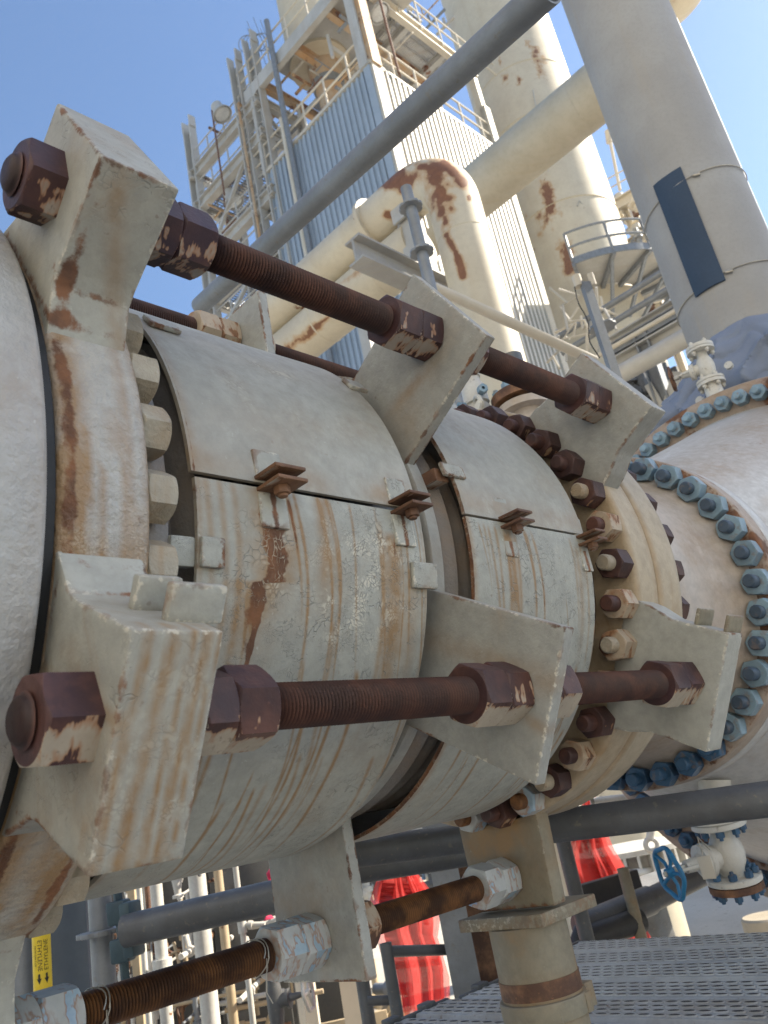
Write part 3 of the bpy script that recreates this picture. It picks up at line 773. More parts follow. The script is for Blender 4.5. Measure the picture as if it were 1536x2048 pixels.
bolt_circle(fs, pi, 3.319, .694, [94.5+10*k for k in range(20)], lambda i, a: 0 if a < 240 else 1)  # nuts low on the circle get the darker blue as painted shade

# ------------------------------------------------------------------ reducer body with its own big bolted flange
rv = thing('reducer_vessel', 'wide white cone shaped vessel with a rim of blue nuts, right edge', 'vessel', (5.0, AX.y, AX.z-1.6))
JX, JR = 5.6, 1.585
mb = MB(); ax_lathe(mb, sub_prof([(3.503, .60), (3.503, .742), (3.509, .749), (3.61, .749), (3.617, .742), (3.64, .705), (5.50, JR-.13), (5.56, JR-.10), (JX, JR-.09)], .03), 200)
def cone_attr(co):
    x, a = xa(co)
    return {'rust': (.50*bumpf(a, 128-(x-3.6)*6, 9)*bumpf(x, 4.2, .9)*(.8+.5*mnoise.noise(co*4)) if a < 165 else 0), 'ochre': .5*bumpf(x, 3.62, .015) + (.55*bumpf(a, 131-(x-3.6)*8, 12) + .4*bumpf(a, 112, 9))*(.8+.5*mnoise.noise(co*2.5))}
mb.build('cone', M['white'], rv, sharp=50, attrs=cone_attr)
mb = MB(); ax_lathe(mb, sub_prof([(JX, JR-.12), (JX, JR+.105), (JX+.01, JR+.115), (JX+.14, JR+.115), (JX+.14, JR-.12)], .04), 220)
mb.build('vessel_flange', M['rustface'], rv, sharp=50)
mb = MB(); ax_lathe(mb, [(JX+.14, JR-.1), (8.6, JR-.1), (9.0, JR-.5), (9.15, .2), (9.16, .001)], 128)
mb.build('vessel_body', M['stack'], rv, sharp=50)
pj = [bolt_proto(rv, M['bolt_blue'], M['bolt_blue'], .049, .075, .027, .045), bolt_proto(rv, M['bolt_deep_shade'], M['bolt_deep_shade'], .049, .075, .027, .045)]
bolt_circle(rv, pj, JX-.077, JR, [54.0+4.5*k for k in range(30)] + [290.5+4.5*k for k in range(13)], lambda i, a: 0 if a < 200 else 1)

# ------------------------------------------------------------------ pipe support under the far ring
ps = thing('pipe_support', 'tan steel support post with box saddle under the bolted ring', 'pipe support', (2.33, 1.85, -4.0))
mb = MB(); PX0 = 2.268
mb.prism([(-.165, -.02), (.165, -.02), (.15, -.62+.03), (.15, -.345-AX.z+.0), (-.15, -.345-AX.z), (-.15, -.62+.03)] if 0 else [(-.17, -.70), (.17, -.70), (.158, -.345-AX.z), (-.158, -.345-AX.z)], (0, AX.y, AX.z), XD, V((0, 1, 0)), V((0, 0, 1)), PX0, 2.335)
mb.build('saddle_box', M['support'], ps, bevel=.008, dense=.03, attrs=lambda co: {'rust': .55*bumpf(co.z, -.345, .03)+.35*bumpf(co.y, 1.98, .05)*bumpf(co.z, -.2, .12), 'ochre': .8*bumpf(co.z, -.15, .12)*(.6+mnoise.noise(co*12))})
mb = MB(); mb.box((2.355, 1.87, -.372), (.31, .34, .038)); mb.build('base_plate', M['support'], ps, bevel=.004, dense=.03)
mb = MB(); mb.lathe((2.315, 1.85, -4.0), (0, 0, 1), sub_prof([(0, .001), (0, .126), (3.608, .126), (3.61, .08)], .06), 64)
mb.build('post', M['support'], ps, sharp=40, attrs=lambda co: {'rust': .45*bumpf(co.z, -.55, .02), 'ochre': .55*bumpf(co.z, -.6, .06)})
mb = MB(); mb.lathe((2.315, 1.85, -.655), (0, 0, 1), [(0, .126), (0, .138), (.05, .139), (.055, .138), (.055, .126)], 64); mb.box((2.44, 1.78, -.63), (.05, .04, .07)); mb.box((2.36, 1.722, -.63), (.03, .02, .055)); mb.box((2.25, 1.75, -.63), (.03, .03, .055))
mb.build('collar', M['support'], ps, bevel=.003)
mb = MB(); mb.lathe((2.315, 1.85, -.592), (0, 0, 1), [(0, .125), (0, .1285), (.05, .1285), (.05, .125)], 64); mb.build('strap', M['rustplain'], ps)
# ------------------------------------------------------------------ setting
GZ = -4.0
mb = MB(); mb.grid(lambda a, b: ((a-.5)*900, (b-.5)*900, GZ), 6, 6)
g = mb.build('ground', M['concrete'], None, smooth=False); tag(g, 'pale stained concrete ground below the pipes', 'ground', kind='structure')

# ------------------------------------------------------------------ grey steel stack with blue panel, fabric wrap
SX, SY, SR = 7.23, 1.8475, .486
def on_stack(u, v, r=SR):
    d = ray(u, v); a = d.x**2+d.y**2; b = d.x*SX+d.y*SY; c = SX**2+SY**2-r*r
    p = d*((b-math.sqrt(max(b*b-a*c, 0)))/a)
    return math.atan2(p.y-SY, p.x-SX) % (2*PI), p.z
st = thing('steel_stack', 'tall grey steel stack with a dark blue panel strapped on its side', 'stack', (SX, SY, 1.9))
mb = MB(); mb.lathe((SX, SY, 1.9), (0, 0, 1), [(0, .01), (0, SR)] + [(i*.8, SR) for i in range(1, 26)] + [(20.2, .01)], 96)
mb.build('shell', M['stack'], st)
cs = [on_stack(*q) for q in ((1310, 372), (1365, 333), (1448, 562), (1392, 597))]
a0 = (cs[0][0]+cs[3][0])/2; a1 = (cs[1][0]+cs[2][0])/2; z1 = (cs[0][1]+cs[1][1])/2; z0 = (cs[2][1]+cs[3][1])/2
mb = MB()
def pan(i, j, off):
    a = a0+(a1-a0)*i; r = SR+off+.006*math.sin(j*9+i*3)*math.sin(i*PI)
    return V((SX+r*math.cos(a), SY+r*math.sin(a), z0+(z1-z0)*j))
mb.grid(lambda i, j: pan(i, j, .018), 14, 30); mb.grid(lambda i, j: pan(i, j, .002), 14, 30)
mb.build('panel', M['banner'], st)
for (u, v, tilt) in ((1385, 352, .10), (1450, 545, .06)):
    a, z = on_stack(u, v); mb = MB()
    mb.path([V((SX+(SR+.012)*math.cos(t), SY+(SR+.012)*math.sin(t), z+tilt*math.sin(t-a)*.6)) for t in [2*PI*i/48 for i in range(48)]], .006, 6, closed=True)
    mb.tube((SX+(SR+.02)*math.cos(a), SY+(SR+.02)*math.sin(a), z-.01), (SX+(SR+.02)*math.cos(a+.12), SY+(SR+.02)*math.sin(a+.12), z-.02), .014, 8)
    mb.build('tie_wire', M['wire'], st)

def wrap(i, j):
    a = 2*PI*i; t = j
    r = .50 + .52*min(1, t*1.6)**.6 + .10*math.sin(PI*t)
    fold = .05*math.sin(a*7+4*t+math.sin(a*3)*2) + .03*math.sin(a*15-6*t) + .05*mnoise.noise(V((math.cos(a)*2, math.sin(a)*2, t*3)))
    q3 = V((math.cos(a)*1.2+t*.8, math.sin(a)*1.2-t*.5, t*1.1))
    fold += .13*(1-abs(mnoise.noise(q3*2.1)))**7 - .09*(1-abs(mnoise.noise(q3*3.3+V((5, 2, 1)))))**9
    pinch = .06*math.exp(-((t-.55)/.05)**2)
    r += fold*min(1, t*2+.15)*(1.1-.3*t) - pinch
    zz = 3.22 - 1.25*t + .10*math.sin(a*2+1)*(1-t) + .03*math.sin(a*9)*t
    return (SX + r*math.cos(a), SY + r*math.sin(a), zz)
mb = MB(); mb.grid(wrap, 240, 60); mb.grid(lambda i, j: V(wrap(i, j))*.0 + V((SX, SY, V(wrap(i, j)).z)) + (V(wrap(i, j))-V((SX, SY, V(wrap(i, j)).z)))*.97, 60, 16)
fw = mb.build('fabric_wrap', M['fabric'], None, sharp=70); tag(fw, 'creased blue grey fabric wrapped round the foot of the stack', 'fabric cover')
a, z = on_stack(1500, 740, .98)
for u, v in ((1462, 735), (1407, 803), (1382, 845)):
    a, z = on_stack(u, v, 1.06); p = V((SX+1.09*math.cos(a), SY+1.09*math.sin(a), z)); n_ = V((math.cos(a), math.sin(a), .2)).normalized()
    mb = MB(); mb.tube(p, p+n_*.03, .032, 14); mb.build('button', M['ivory'], fw)

# ------------------------------------------------------------------ vent valve on top of the vessel flange
def flanged_valve(name, label, top, bot, r, m_body, m_bolt, wheel_dir, m_wheel, wheel_r, m_low=None, nb=8):
    """gate valve between two flanges; axis top->bot, bonnet along wheel_dir"""
    top, bot = V(top), V(bot); d = (bot-top).normalized(); L = (bot-top).length
    t = thing(name, label, 'valve', tuple(bot))
    wd = V(wheel_dir).normalized(); mid = top+d*L*.5
    mb = MB()
    mb.lathe(top, d, [(0, r*.6), (L*.12, r*.62), (L*.22, r*.78), (L*.34, r*.98), (L*.5, r*1.05), (L*.66, r*.98), (L*.78, r*.78), (L*.9, r*.62), (L, r*.6)], 28)
    mb.lathe(mid, wd, [(r*.3, r*.7), (r*1.25, r*.72), (r*1.3, r*1.0), (r*1.55, r*1.02), (r*1.58, r*1.0), (r*1.6, r*.98), (r*1.85, r*.98), (r*1.9, r*.55), (r*2.2, r*.42), (r*2.9, r*.36), (r*2.92, .001)], 24)
    mb.build('body', m_body, t, sharp=40)
    for c, s in ((top, -1), (bot, 1)):
        mb = MB()
        mb.lathe(c-d*.012, d, [(-r*.2*1, .3*r), (-r*.18, r*1.55), (-r*.14, r*1.62), (r*.14, r*1.62), (r*.18, r*1.55), (r*.2, .3*r)], 36)
        mb.build('flange', m_body, t, sharp=40)
        mb = MB()
        mb.lathe(c-d*.012+d*s*r*.42, d, [(-r*.2, .001), (-r*.2, r*1.6), (r*.2, r*1.6), (r*.2, .001)], 36)
        mb.build('mating_flange', m_low if (m_low and s > 0) else m_body, t, sharp=40)
        _, a, b = frame(d)
        for k in range(nb):
            w = 2*PI*(k+.5)/nb; q = c-d*.012+(a*math.cos(w)+b*math.sin(w))*r*1.28
            mb = MB()
            mb.nut(q-d*s*r*.2, -d*s, r*.22, r*.34, r*.1, 20*k); mb.tube(q-d*s*r*.5, q-d*s*r*.72, r*.12, 10)
            mb.build('bolt', m_bolt, t, sharp=30); mb = MB()
            mb.nut(q+d*s*r*.62, d*s, r*.22, r*.34, r*.1, 13*k); mb.tube(q+d*s*r*.9, q+d*s*r*1.1, r*.12, 10)
            mb.build('bolt', m_bolt, t, sharp=30)
    sp = mid+wd*r*2.9
    mb = MB(); mb.tube(sp-wd*r*.4, sp+wd*r*1.5, r*.15, 12); _, a, b = frame(wd, d)
    for s in (-1, 1): mb.beam(mid+wd*r*2.0+a*s*r*.5, sp+wd*r*.5+a*s*r*.3, r*.2, r*.2)
    mb.box(sp+wd*r*.5, (r*.7, r*.7, r*.4))
    mb.build('stem', m_body, t, bevel=.004)
    wc = sp+wd*r*1.1; mb = MB(); pts = []
    for i in range(40):
        w = 2*PI*i/40; pts.append(wc+(a*math.cos(w)+b*math.sin(w))*wheel_r*(1+.06*math.cos(5*w)))
    mb.path(pts, wheel_r*.10, 10, closed=True)
    for k in range(5):
        w = 2*PI*k/5; e = wc+(a*math.cos(w)+b*math.sin(w))*wheel_r*1.0
        mb.path([wc, wc+(e-wc)*.5-wd*wheel_r*.12, e], wheel_r*.075, 8)
    mb.tube(wc-wd*wheel_r*.16, wc+wd*wheel_r*.16, wheel_r*.2, 16)
    mb.build('handwheel', m_wheel, t, sharp=50)
    return t, d
vt, d = flanged_valve('gate_valve', 'small pale valve with rusty handwheel in front of the blue fabric', at(1402, 706, X=5.75), at(1422, 765, X=5.75), .062, M['ivory'], M['ivory'], (-.25, .95, .05), M['rustplain'], .09, nb=5)
mb = MB(); e = at(1445, 828, X=5.72); s_ = at(1424, 770, X=5.75); mb.tube(s_, e, .062, 24); mb.build('pipe_stub', M['ivory'], vt)

# ------------------------------------------------------------------ cream inverted-U pipe, its big duct and steel rest
UX, UY, UR = 17.07, 10.42, .77
up_ = thing('bend_pipe', 'cream pipe bending over like an upside down U with dark rust patches', 'pipe', (UX, UY, GZ))
BR = 1.5; ZB = 16.2
pts = [V((UX, UY, GZ))]+[V((UX, UY, GZ+(ZB-GZ)*i/40)) for i in range(1, 41)]
pts += [V((UX, UY+BR-BR*math.cos(t), ZB+BR*math.sin(t))) for t in [PI/2*i/20 for i in range(1, 21)]]
pts += [V((UX, UY+BR+.22*i, ZB+BR)) for i in range(1, 70)]
def px_stain(segs, dmin, dmax, nf=1.4):
    def f(co):
        d = co.dot(FWD)
        if not dmin < d < dmax: return {'rust': 0}
        u, v = proj(co); n = mnoise.noise(co*nf)*.5+mnoise.noise(co*nf*3)*.4; r = 0
        for u0, v0, u1, v1, w, k in segs:
            dx, dy = u1-u0, v1-v0; t = max(0, min(1, ((u-u0)*dx+(v-v0)*dy)/max(dx*dx+dy*dy, 1)))
            q = math.hypot(u-u0-dx*t, v-v0-dy*t)/w
            if q < 3: r = max(r, (k+n*1.1)*math.exp(-q*q*.7))
        return {'rust': r}
    return f
ubump = px_stain([(868, 345, 888, 415, 22, .66), (885, 415, 892, 468, 9, .75), (893, 470, 914, 515, 7, .6), (912, 505, 925, 552, 7, .9), (765, 364, 825, 358, 17, .75), (800, 345, 802, 376, 12, .9), (890, 330, 928, 368, 10, .8), (852, 334, 822, 331, 8, .7), (938, 395, 939, 397, 5, 1), (775, 430, 802, 452, 9, .5)], 5, 26.5)
def refine(pts, L=.1):
    out = [pts[0]]
    for p, q in zip(pts, pts[1:]):
        n = max(1, int((q-p).length/L)) if q.z > 6 else 1
        out += [p+(q-p)*i/n for i in range(1, n+1)]
    return out
mb = MB(); mb.path(refine(pts), UR, 96); mb.build('bent_pipe', M['cream_rust'], up_, attrs=ubump)
p0 = V((UX, UY+BR+1.7, ZB+BR))
mb = MB()
mb.lathe(p0+V((0, -.25, 0)), (0, 1, 0), [(0, UR), (0, UR+.16), (.16, UR+.16), (.16, UR)], 48); mb.build('flange', M['cream_rust'], up_)
for z in (14.9, 9.5, 4): 
    mb = MB(); mb.lathe((UX, UY, z), (0, 0, 1), [(-.03, UR-.02), (0, UR+.012), (.03, UR-.02)], 48); mb.build('weld_seam', M['cream_rust'], up_)
dc = at(688, 612, X=UX+.35)
dt = thing('lower_pipe', 'second cream pipe running back to the left below the bent pipe', 'pipe', (UX, dc.y+4, GZ))
mb = MB(); mb.lathe((UX+.35, dc.y, dc.z), (0, 1, 0), sub_prof([(-3.6, .01), (-3.6, .80), (10, .80), (10, .01)], .4), 64)
mb.build('shell', M['cream_rust'], dt, attrs=px_stain([(580, 694, 640, 650, 9, .8), (622, 664, 650, 640, 5, .7), (745, 520, 690, 566, 6, .5)], 5, 40))
for k in range(4):
    mb = MB(); mb.lathe((UX+.35, dc.y-2+k*3, dc.z), (0, 1, 0), [(-.05, .79), (0, .82), (.05, .79)], 64); mb.build('weld_seam', M['cream_rust'], dt)
rs = thing('pipe_rack', 'grey steel beam and column carrying the bent pipe', 'steel frame', (UX, 11.9, GZ))
zt_ = ZB+BR-UR
qb = at(708, 500, Y=12.1); zt_ = qb.z+.42
mb = MB(); mb.ibeam((qb.x, 12.1, qb.z), (21, 12.1, qb.z), .58, .80, .07); mb.build('beam', M['stack'], rs, smooth=False)
mb = MB(); mb.box((UX, 12.1, (zt_+ZB+BR-UR)/2), (.7, .5, ZB+BR-UR-zt_+.1)); mb.box((UX-.5, 12.1, ZB+BR-UR), (.08, .5, .6)); mb.box((UX+.5, 12.1, ZB+BR-UR), (.08, .5, .6)); mb.build('saddle', M['steel_old'], rs)
for x_ in (16.6, 20.4):
    mb = MB(); mb.ibeam((x_, 12.1, GZ), (x_, 12.1, zt_-1.01), .62, .62, .07, up=(0, 1, 0)); mb.build('column', M['trim'], rs, smooth=False)

# cream cross duct that disappears behind the grey stack
cx = 30.0
q0 = at(1080, 280, X=cx); rr_ = 50*q0.length/1637.6*.98
dk = thing('cross_duct', 'dull cream straight duct sloping up behind the grey stack', 'duct', (cx, q0.y, GZ))
mb = MB(); ys_ = at(1262, 130, X=cx).y; mb.lathe((cx, ys_, q0.z), (0, 1, 0), [(0, .01), (0, rr_), (4, rr_), (10, rr_), (q0.y+16-ys_, rr_), (q0.y+16-ys_, .01)], 64); mb.build('shell', M['duct'], dk)
mb = MB(); mb.lathe((cx, q0.y-2.4, q0.z), (0, 1, 0), [(-.05, rr_-.02), (0, rr_+.02), (.05, rr_-.02)], 64); mb.build('seam', M['duct'], dk)
mb = MB(); mb.beam((cx, q0.y+13, GZ), (cx, q0.y+13, q0.z-rr_+.1), .7, .7); mb.build('leg', M['steel_old'], dk)

# ------------------------------------------------------------------ cream towers
TC = V((66*math.cos(math.radians(23.55)), 66*math.sin(math.radians(23.55)), 0))
tw = thing('column_vessel', 'tall cream column vessel with rust patches behind the clad building', 'tower', (TC.x, TC.y, GZ))
prof = [(0, .01), (0, 4.25)] + [(i*2, 4.25) for i in range(1, 20)] + [(42, 4.35), (48, 4.75)] + [(50+2*i, 4.8) for i in range(1, 30)] + [(110, .01)]
def twr(co):
    r = 0; n = mnoise.noise(co*.5)*.6+mnoise.noise(co*1.5)*.3
    for (u, v, rad) in ((1098, 395, 20), (1108, 425, 16), (1085, 430, 14), (1140, 505, 20), (1075, 100, 20), (1025, 155, 20), (1085, 120, 14), (1150, 530, 14), (1095, 465, 9)):
        d = ray(u, v).normalized(); q = co-d*co.dot(d)
        r = max(r, (.75+n)*math.exp(-(q.length/(rad*co.length/1637))**2))
    return {'rust': r}
mb = MB(); mb.lathe((TC.x, TC.y, GZ), (0, 0, 1), sub_prof(prof, .7), 130); mb.build('shell', M['cream_rust'], tw, attrs=px_stain([(1092, 378, 1104, 420, 11, .75), (1100, 420, 1106, 450, 4, .6), (1040, 437, 1150, 424, 4, .45), (1080, 440, 1120, 434, 5, .6), (1128, 492, 1140, 535, 13, .7), (1052, 85, 1088, 118, 5, .5), (1068, 100, 1084, 150, 8, .45), (998, 160, 1048, 150, 4, .5), (1010, 154, 1040, 160, 3, .5), (1060, 470, 1100, 462, 3, .4), (1000, 110, 1004, 180, 2, .3)], 20, 90, .5))
for z in (33, 46, 56, 62):
    r = 4.25 if z < 40 else 4.8
    mb = MB(); mb.lathe((TC.x, TC.y, z), (0, 0, 1), [(-.08, r-.1), (0, r+.05), (.08, r-.1)], 80); mb.build('seam', M['cream'], tw)
def on_tower(u, v, r=4.4):
    d = ray(u, v); a = d.x**2+d.y**2; b = d.x*TC.x+d.y*TC.y; c = TC.x**2+TC.y**2-r*r
    return d*((b-math.sqrt(max(b*b-a*c, 0)))/a)
mb = MB(); mb.path([on_tower(1066, 180, 5), on_tower(1085, 290, 5), on_tower(1105, 380, 4.6), on_tower(1122, 470, 4.5)], .05, 6)
mb.path([on_tower(1035, 435, 4.5), on_tower(1110, 425, 4.5), on_tower(1172, 415, 4.5), on_tower(1200, 437, 4.6)], .09, 6)
mb.path([on_tower(1172, 416, 4.6), on_tower(1158, 402, 4.8), on_tower(1155, 412, 4.8)], .08, 6)
mb.build('conduit', M['steel_old'], tw)
# its half round platform
pz = at(1200, 530, h=59).z
pf = thing('round_platform', 'grey half round platform with guard rails on the cream tower', 'platform', (TC.x-4, TC.y-4, pz))
ca = math.atan2(-TC.y, -TC.x)           # towards the camera
A0, A1 = ca-.02, ca+1.75
def ringarc(r0, r1, z0, z1, n=24):
    mb = MB(); 
    for i in range(n+1):
        a = A0+(A1-A0)*i/n
        for r, z in ((r0, z0), (r1, z0), (r1, z1), (r0, z1)): mb.v.append(V((TC.x+r*math.cos(a), TC.y+r*math.sin(a), z)))
    for i in range(n):
        for k in range(4): mb.f.append([i*4+k, i*4+(k+1) % 4, i*4+4+(k+1) % 4, i*4+4+k]); mb.m.append(0)
    mb.f += [[0, 1, 2, 3], [n*4+k for k in range(4)]]; mb.m += [0, 0]
    return mb
RO = 8.8
ringarc(4.4, RO, pz, pz+.08).build('grating', M['steel_old'], pf)
ringarc(RO, RO+.1, pz-.25, pz+.35).build('edge_beam', M['galv'], pf)
for k, z in enumerate((1.35, 2.7)):
    mb = MB(); mb.path([V((TC.x+(RO+.05)*math.cos(A0+(A1-A0)*i/24), TC.y+(RO+.05)*math.sin(A0+(A1-A0)*i/24), pz+z)) for i in range(25)], .10, 8); mb.build('rail', M['galv'], pf)
for i in range(6):
    a = A0+(A1-A0)*i/5; o = V((math.cos(a), math.sin(a), 0))
    mb = MB(); mb.beam(V((TC.x, TC.y, pz))+o*(RO+.05), V((TC.x, TC.y, pz+2.7))+o*(RO+.05), .18, .18); mb.build('rail_post', M['galv'], pf)
    mb = MB(); mb.beam(V((TC.x, TC.y, pz-.2))+o*4.3, V((TC.x, TC.y, pz-.2))+o*RO, .3, .35); mb.beam(V((TC.x, TC.y, pz-3.2))+o*4.2, V((TC.x, TC.y, pz-.3))+o*(RO-.8), .25, .25); mb.build('bracket', M['galv'], pf)

q = at(1290, -75, h=95)
hv = thing('head_vessel', 'cream vessel bottom peeping out at the top behind the grey stack', 'vessel', (q.x, q.y, q.z-8))
rv_ = 90*q.length/1637.6
mb = MB(); mb.lathe((q.x, q.y, q.z-rv_*1.15), (0, 0, 1), [(rv_*.62*(1-math.cos(t))+0, rv_*math.sin(t)+.001) for t in [PI/2*i/16 for i in range(17)]]+[(14, rv_), (14, .01)], 80)
mb.build('shell', M['cream'], hv)
mb = MB(); mb.beam((q.x, q.y, GZ), (q.x, q.y, q.z-rv_*1.1), rv_*.2, rv_*.2); mb.build('leg', M['steel_old'], hv)

# ------------------------------------------------------------------ clad building
BX, BY, BT = 36.65, 26.12, 50.47
BY1, BX1 = 38.75, 51.4
cb = thing('clad_building', 'tall building clad in ribbed pale metal sheet, behind the long tube', 'building', (BX, BY, GZ))
def ribs(p, d, nrm, L, z0, z1, pitch, dep):
    mb = MB(); n = int(L/pitch); xs = []
    for i in range(n):
        for f, o in ((0, 0), (.40, 0), (.44, 1), (.86, 1), (.90, 0)): xs.append(((i+f)*L/n, o*dep))
    xs.append((L, 0)); k = len(xs)
    for z in (z0, z1):
        for s, o in xs: mb.v.append(V(p)+V(d)*s+V(nrm)*o+V((0, 0, z)))
    for i in range(k-1): mb.f.append([i, i+1, k+i+1, k+i]); mb.m.append(0)
    return mb
ribs((BX, BY+.5, 0), (0, 1, 0), (-1, 0, 0), BY1-BY-.5, GZ, BT, .52, .15).build('wall', M['clad_shade'], cb, smooth=False)
ribs((BX+1.0, BY, 0), (1, 0, 0), (0, -1, 0), BX1-BX-1.0, GZ, BT, .58, .36).build('wall', M['clad'], cb, smooth=False)
mb = MB(); mb.box(((BX+BX1)/2+.2, (BY+BY1)/2+.2, (BT+GZ)/2-.2), (BX1-BX-.1, BY1-BY-.1, BT-GZ-.4)); mb.build('roof', M['steel_old'], cb, smooth=False)
mb = MB(); mb.box((BX+.47, BY-.12, (BT+GZ)/2), (1.1, .34, BT-GZ)); mb.build('corner_trim', M['trim'], cb)
mb = MB(); mb.box((BX-.06, BY+.25, (BT+GZ)/2), (.3, .62, BT-GZ)); mb.build('corner_flashing', M['clad_shade'], cb)
mb = MB(); mb.box((BX-.05, (BY+BY1)/2, BT+.12), (.42, BY1-BY+.3, .28)); mb.box(((BX+BX1)/2, BY-.05, BT+.12), (BX1-BX+.3, .5, .28)); mb.build('parapet', M['trim'], cb)
mb = MB(); mb.box((BX1+.1, BY-.1, (BT+GZ)/2+2.4), (.8, .6, BT-GZ+4.8)); mb.build('corner_post', M['trim'], cb)
# upper frame over the roof
zb = at(600, 80, X=BX).z; zr = at(830, 55, Y=BY).z
uf = thing('roof_frame', 'rusting steel platform frame standing on top of the clad building', 'steel frame', (BX+6, BY+6, BT))
ZP = (zb+zr)/2
mb = MB(); mb.channel((BX-.1, BY-.3, ZP), (BX-.1, BY1+.8, ZP), .5, 1.3, .14); mb.build('beam', M['steel_old'], uf)
mb = MB(); mb.channel((BX-.3, BY-.1, ZP), (BX1+.3, BY-.1, ZP), .5, 1.1, .14); mb.build('beam', M['trim'], uf)
for y in (BY+3, BY+7, BY+11.5):
    mb = MB(); mb.ibeam((BX, y, ZP), (BX1, y, ZP), .5, 1.0, .1); mb.build('beam', M['steel_rust'], uf)
for x in (BX+6.5, BX+11):
    mb = MB(); mb.ibeam((x, BY, ZP-.1), (x, BY1, ZP-.1), .45, .8, .1); mb.build('beam', M['steel_old'], uf)
mb = MB(); 
for i in range(46): mb.box((BX+5.6+i*.2, (BY+BY1)/2-.5, ZP+.6), (.07, BY1-BY-2, .18))
for i in range(14): mb.box((BX+10, BY+1+i*.85, ZP+.62), (9.2, .07, .16))
mb.build('grating', M['steel_old'], uf, smooth=False)
mb = MB(); mb.box((BX+3.2, (BY+BY1)/2-2, ZP+.85), (5.5, BY1-BY-1, .12)); mb.build('floor_plate', M['steel_old'], uf)
mb = MB(); mb.box((BX+.35, BY-.2, (BT+ZP)/2+3), (.95, .5, ZP-BT+6)); mb.build('column', M['steel_rust'], uf)
mb = MB(); mb.box((BX-.25, BY+.35, (BT+ZP)/2+3), (.2, .8, ZP-BT+6)); mb.build('column', M['steel_old'], uf)
mb = MB(); mb.box((BX1, BY+.1, (BT+ZP)/2), (.6, .6, ZP-BT)); mb.build('column', M['trim'], uf)
mb = MB(); mb.beam((BX, BY1, BT), (BX, BY1, ZP), .5, .5); mb.build('column', M['steel_old'], uf)
for pz_ in (1.3, 2.6):
    mb = MB(); mb.path([V((BX-.1, BY+.4, BT+pz_+.3)), V((BX-.1, BY1+1.5, BT+pz_+.3))], .09, 8); mb.path([V((BX+1, BY-.15, BT+pz_+.2)), V((BX1, BY-.15, BT+pz_+.2))], .09, 8)
    mb.path([V((BX-.2, BY+.4, ZP+pz_+.8)), V((BX-.2, BY1+1.5, ZP+pz_+.8))], .08, 8); mb.path([V((BX+1, BY-.3, ZP+pz_+.8)), V((BX1+4, BY-.3, ZP+pz_+.8))], .08, 8)
    mb.build('guard_rail', M['trim'], uf)
for i in range(5):
    y = BY+2+i*2.6; mb = MB(); mb.tube((BX-.1, y, BT), (BX-.1, y, BT+2.9), .09, 8); mb.tube((BX-.2, y, ZP), (BX-.2, y, ZP+3.4), .08, 8)
    x = BX+2.5+i*2.7; mb.tube((x, BY-.15, BT), (x, BY-.15, BT+2.8), .09, 8); mb.tube((x, BY-.3, ZP), (x, BY-.3, ZP+3.4), .08, 8)
    mb.build('rail_post', M['trim'], uf)
# hopper hanging through the frame
hc = at(652, 150, X=BX+4)
hp = thing('hopper', 'rust stained cream tapered hopper above the ribbed wall', 'hopper', (hc.x, hc.y, BT))
hz = lambda v: at(652, v, X=BX+4).z
mb = MB(); mb.lathe((hc.x, hc.y, 0), (0, 0, 1), [(BT-1, .95), (hz(205), 1.05), (hz(165), 1.35), (hz(120), 1.62), (hz(70), 1.62), (hz(68), 1.9)], 48); mb.build('cone', M['hopper'], hp)
mb = MB(); mb.lathe((hc.x, hc.y, 0), (0, 0, 1), [(hz(190), 1.08), (hz(190), 1.32), (hz(175), 1.42), (hz(172), 1.3)], 48); mb.build('collar', M['galv'], hp)
mb = MB(); mb.lathe((hc.x, hc.y, 0), (0, 0, 1), [(hz(72), 1.6), (hz(75), 2.3), (hz(60), 2.3), (hz(55), 1.6)], 48); mb.build('flange', M['dark'], hp)
mb = MB(); mb.lathe((hc.x-.5, hc.y, 0), (0, 0, 1), [(ZP+.5, .01), (ZP+.5, 2.6), (ZP+9, 2.6), (ZP+9, .01)], 48); mb.build('upper_drum', M['cream'], hp)

# ------------------------------------------------------------------ stair tower on the left
P1 = at(378, 258, X=BX); P2 = at(470, 128, X=BX); P3 = at(500, 90, X=BX)
stt = thing('stair_tower', 'open pale steel stair tower with gratings and guard rails at the upper left', 'steel tower', (BX+2, P2.y, GZ))
BXb = BX+4.6
for P in (P1, P2, P3):
    mb = MB(); mb.channel((P.x, P.y, GZ), (P.x, P.y, P.z), .75, 1.15, .14, up=(0, 1, 0))
    for s in (-1, 1): mb.box((P.x, P.y+s*.6, P.z+.45), (.7, .14, 1.3))
    mb.build('post', M['steel_old'], stt, smooth=False)
for P in (P1, P2, P3):
    mb = MB(); mb.ibeam((BXb, P.y, GZ), (BXb, P.y, P.z-6), .6, .6, .1, up=(0, 1, 0)); mb.build('post', M['steel_old'], stt, smooth=False)
ya, yb = P1.y, BY1
lev = [at(396, 345, X=BX).z, at(402, 412, X=BX).z, at(447, 468, X=BX).z-1, at(470, 560, X=BX).z, at(480, 640, X=BX).z, 12, 2]
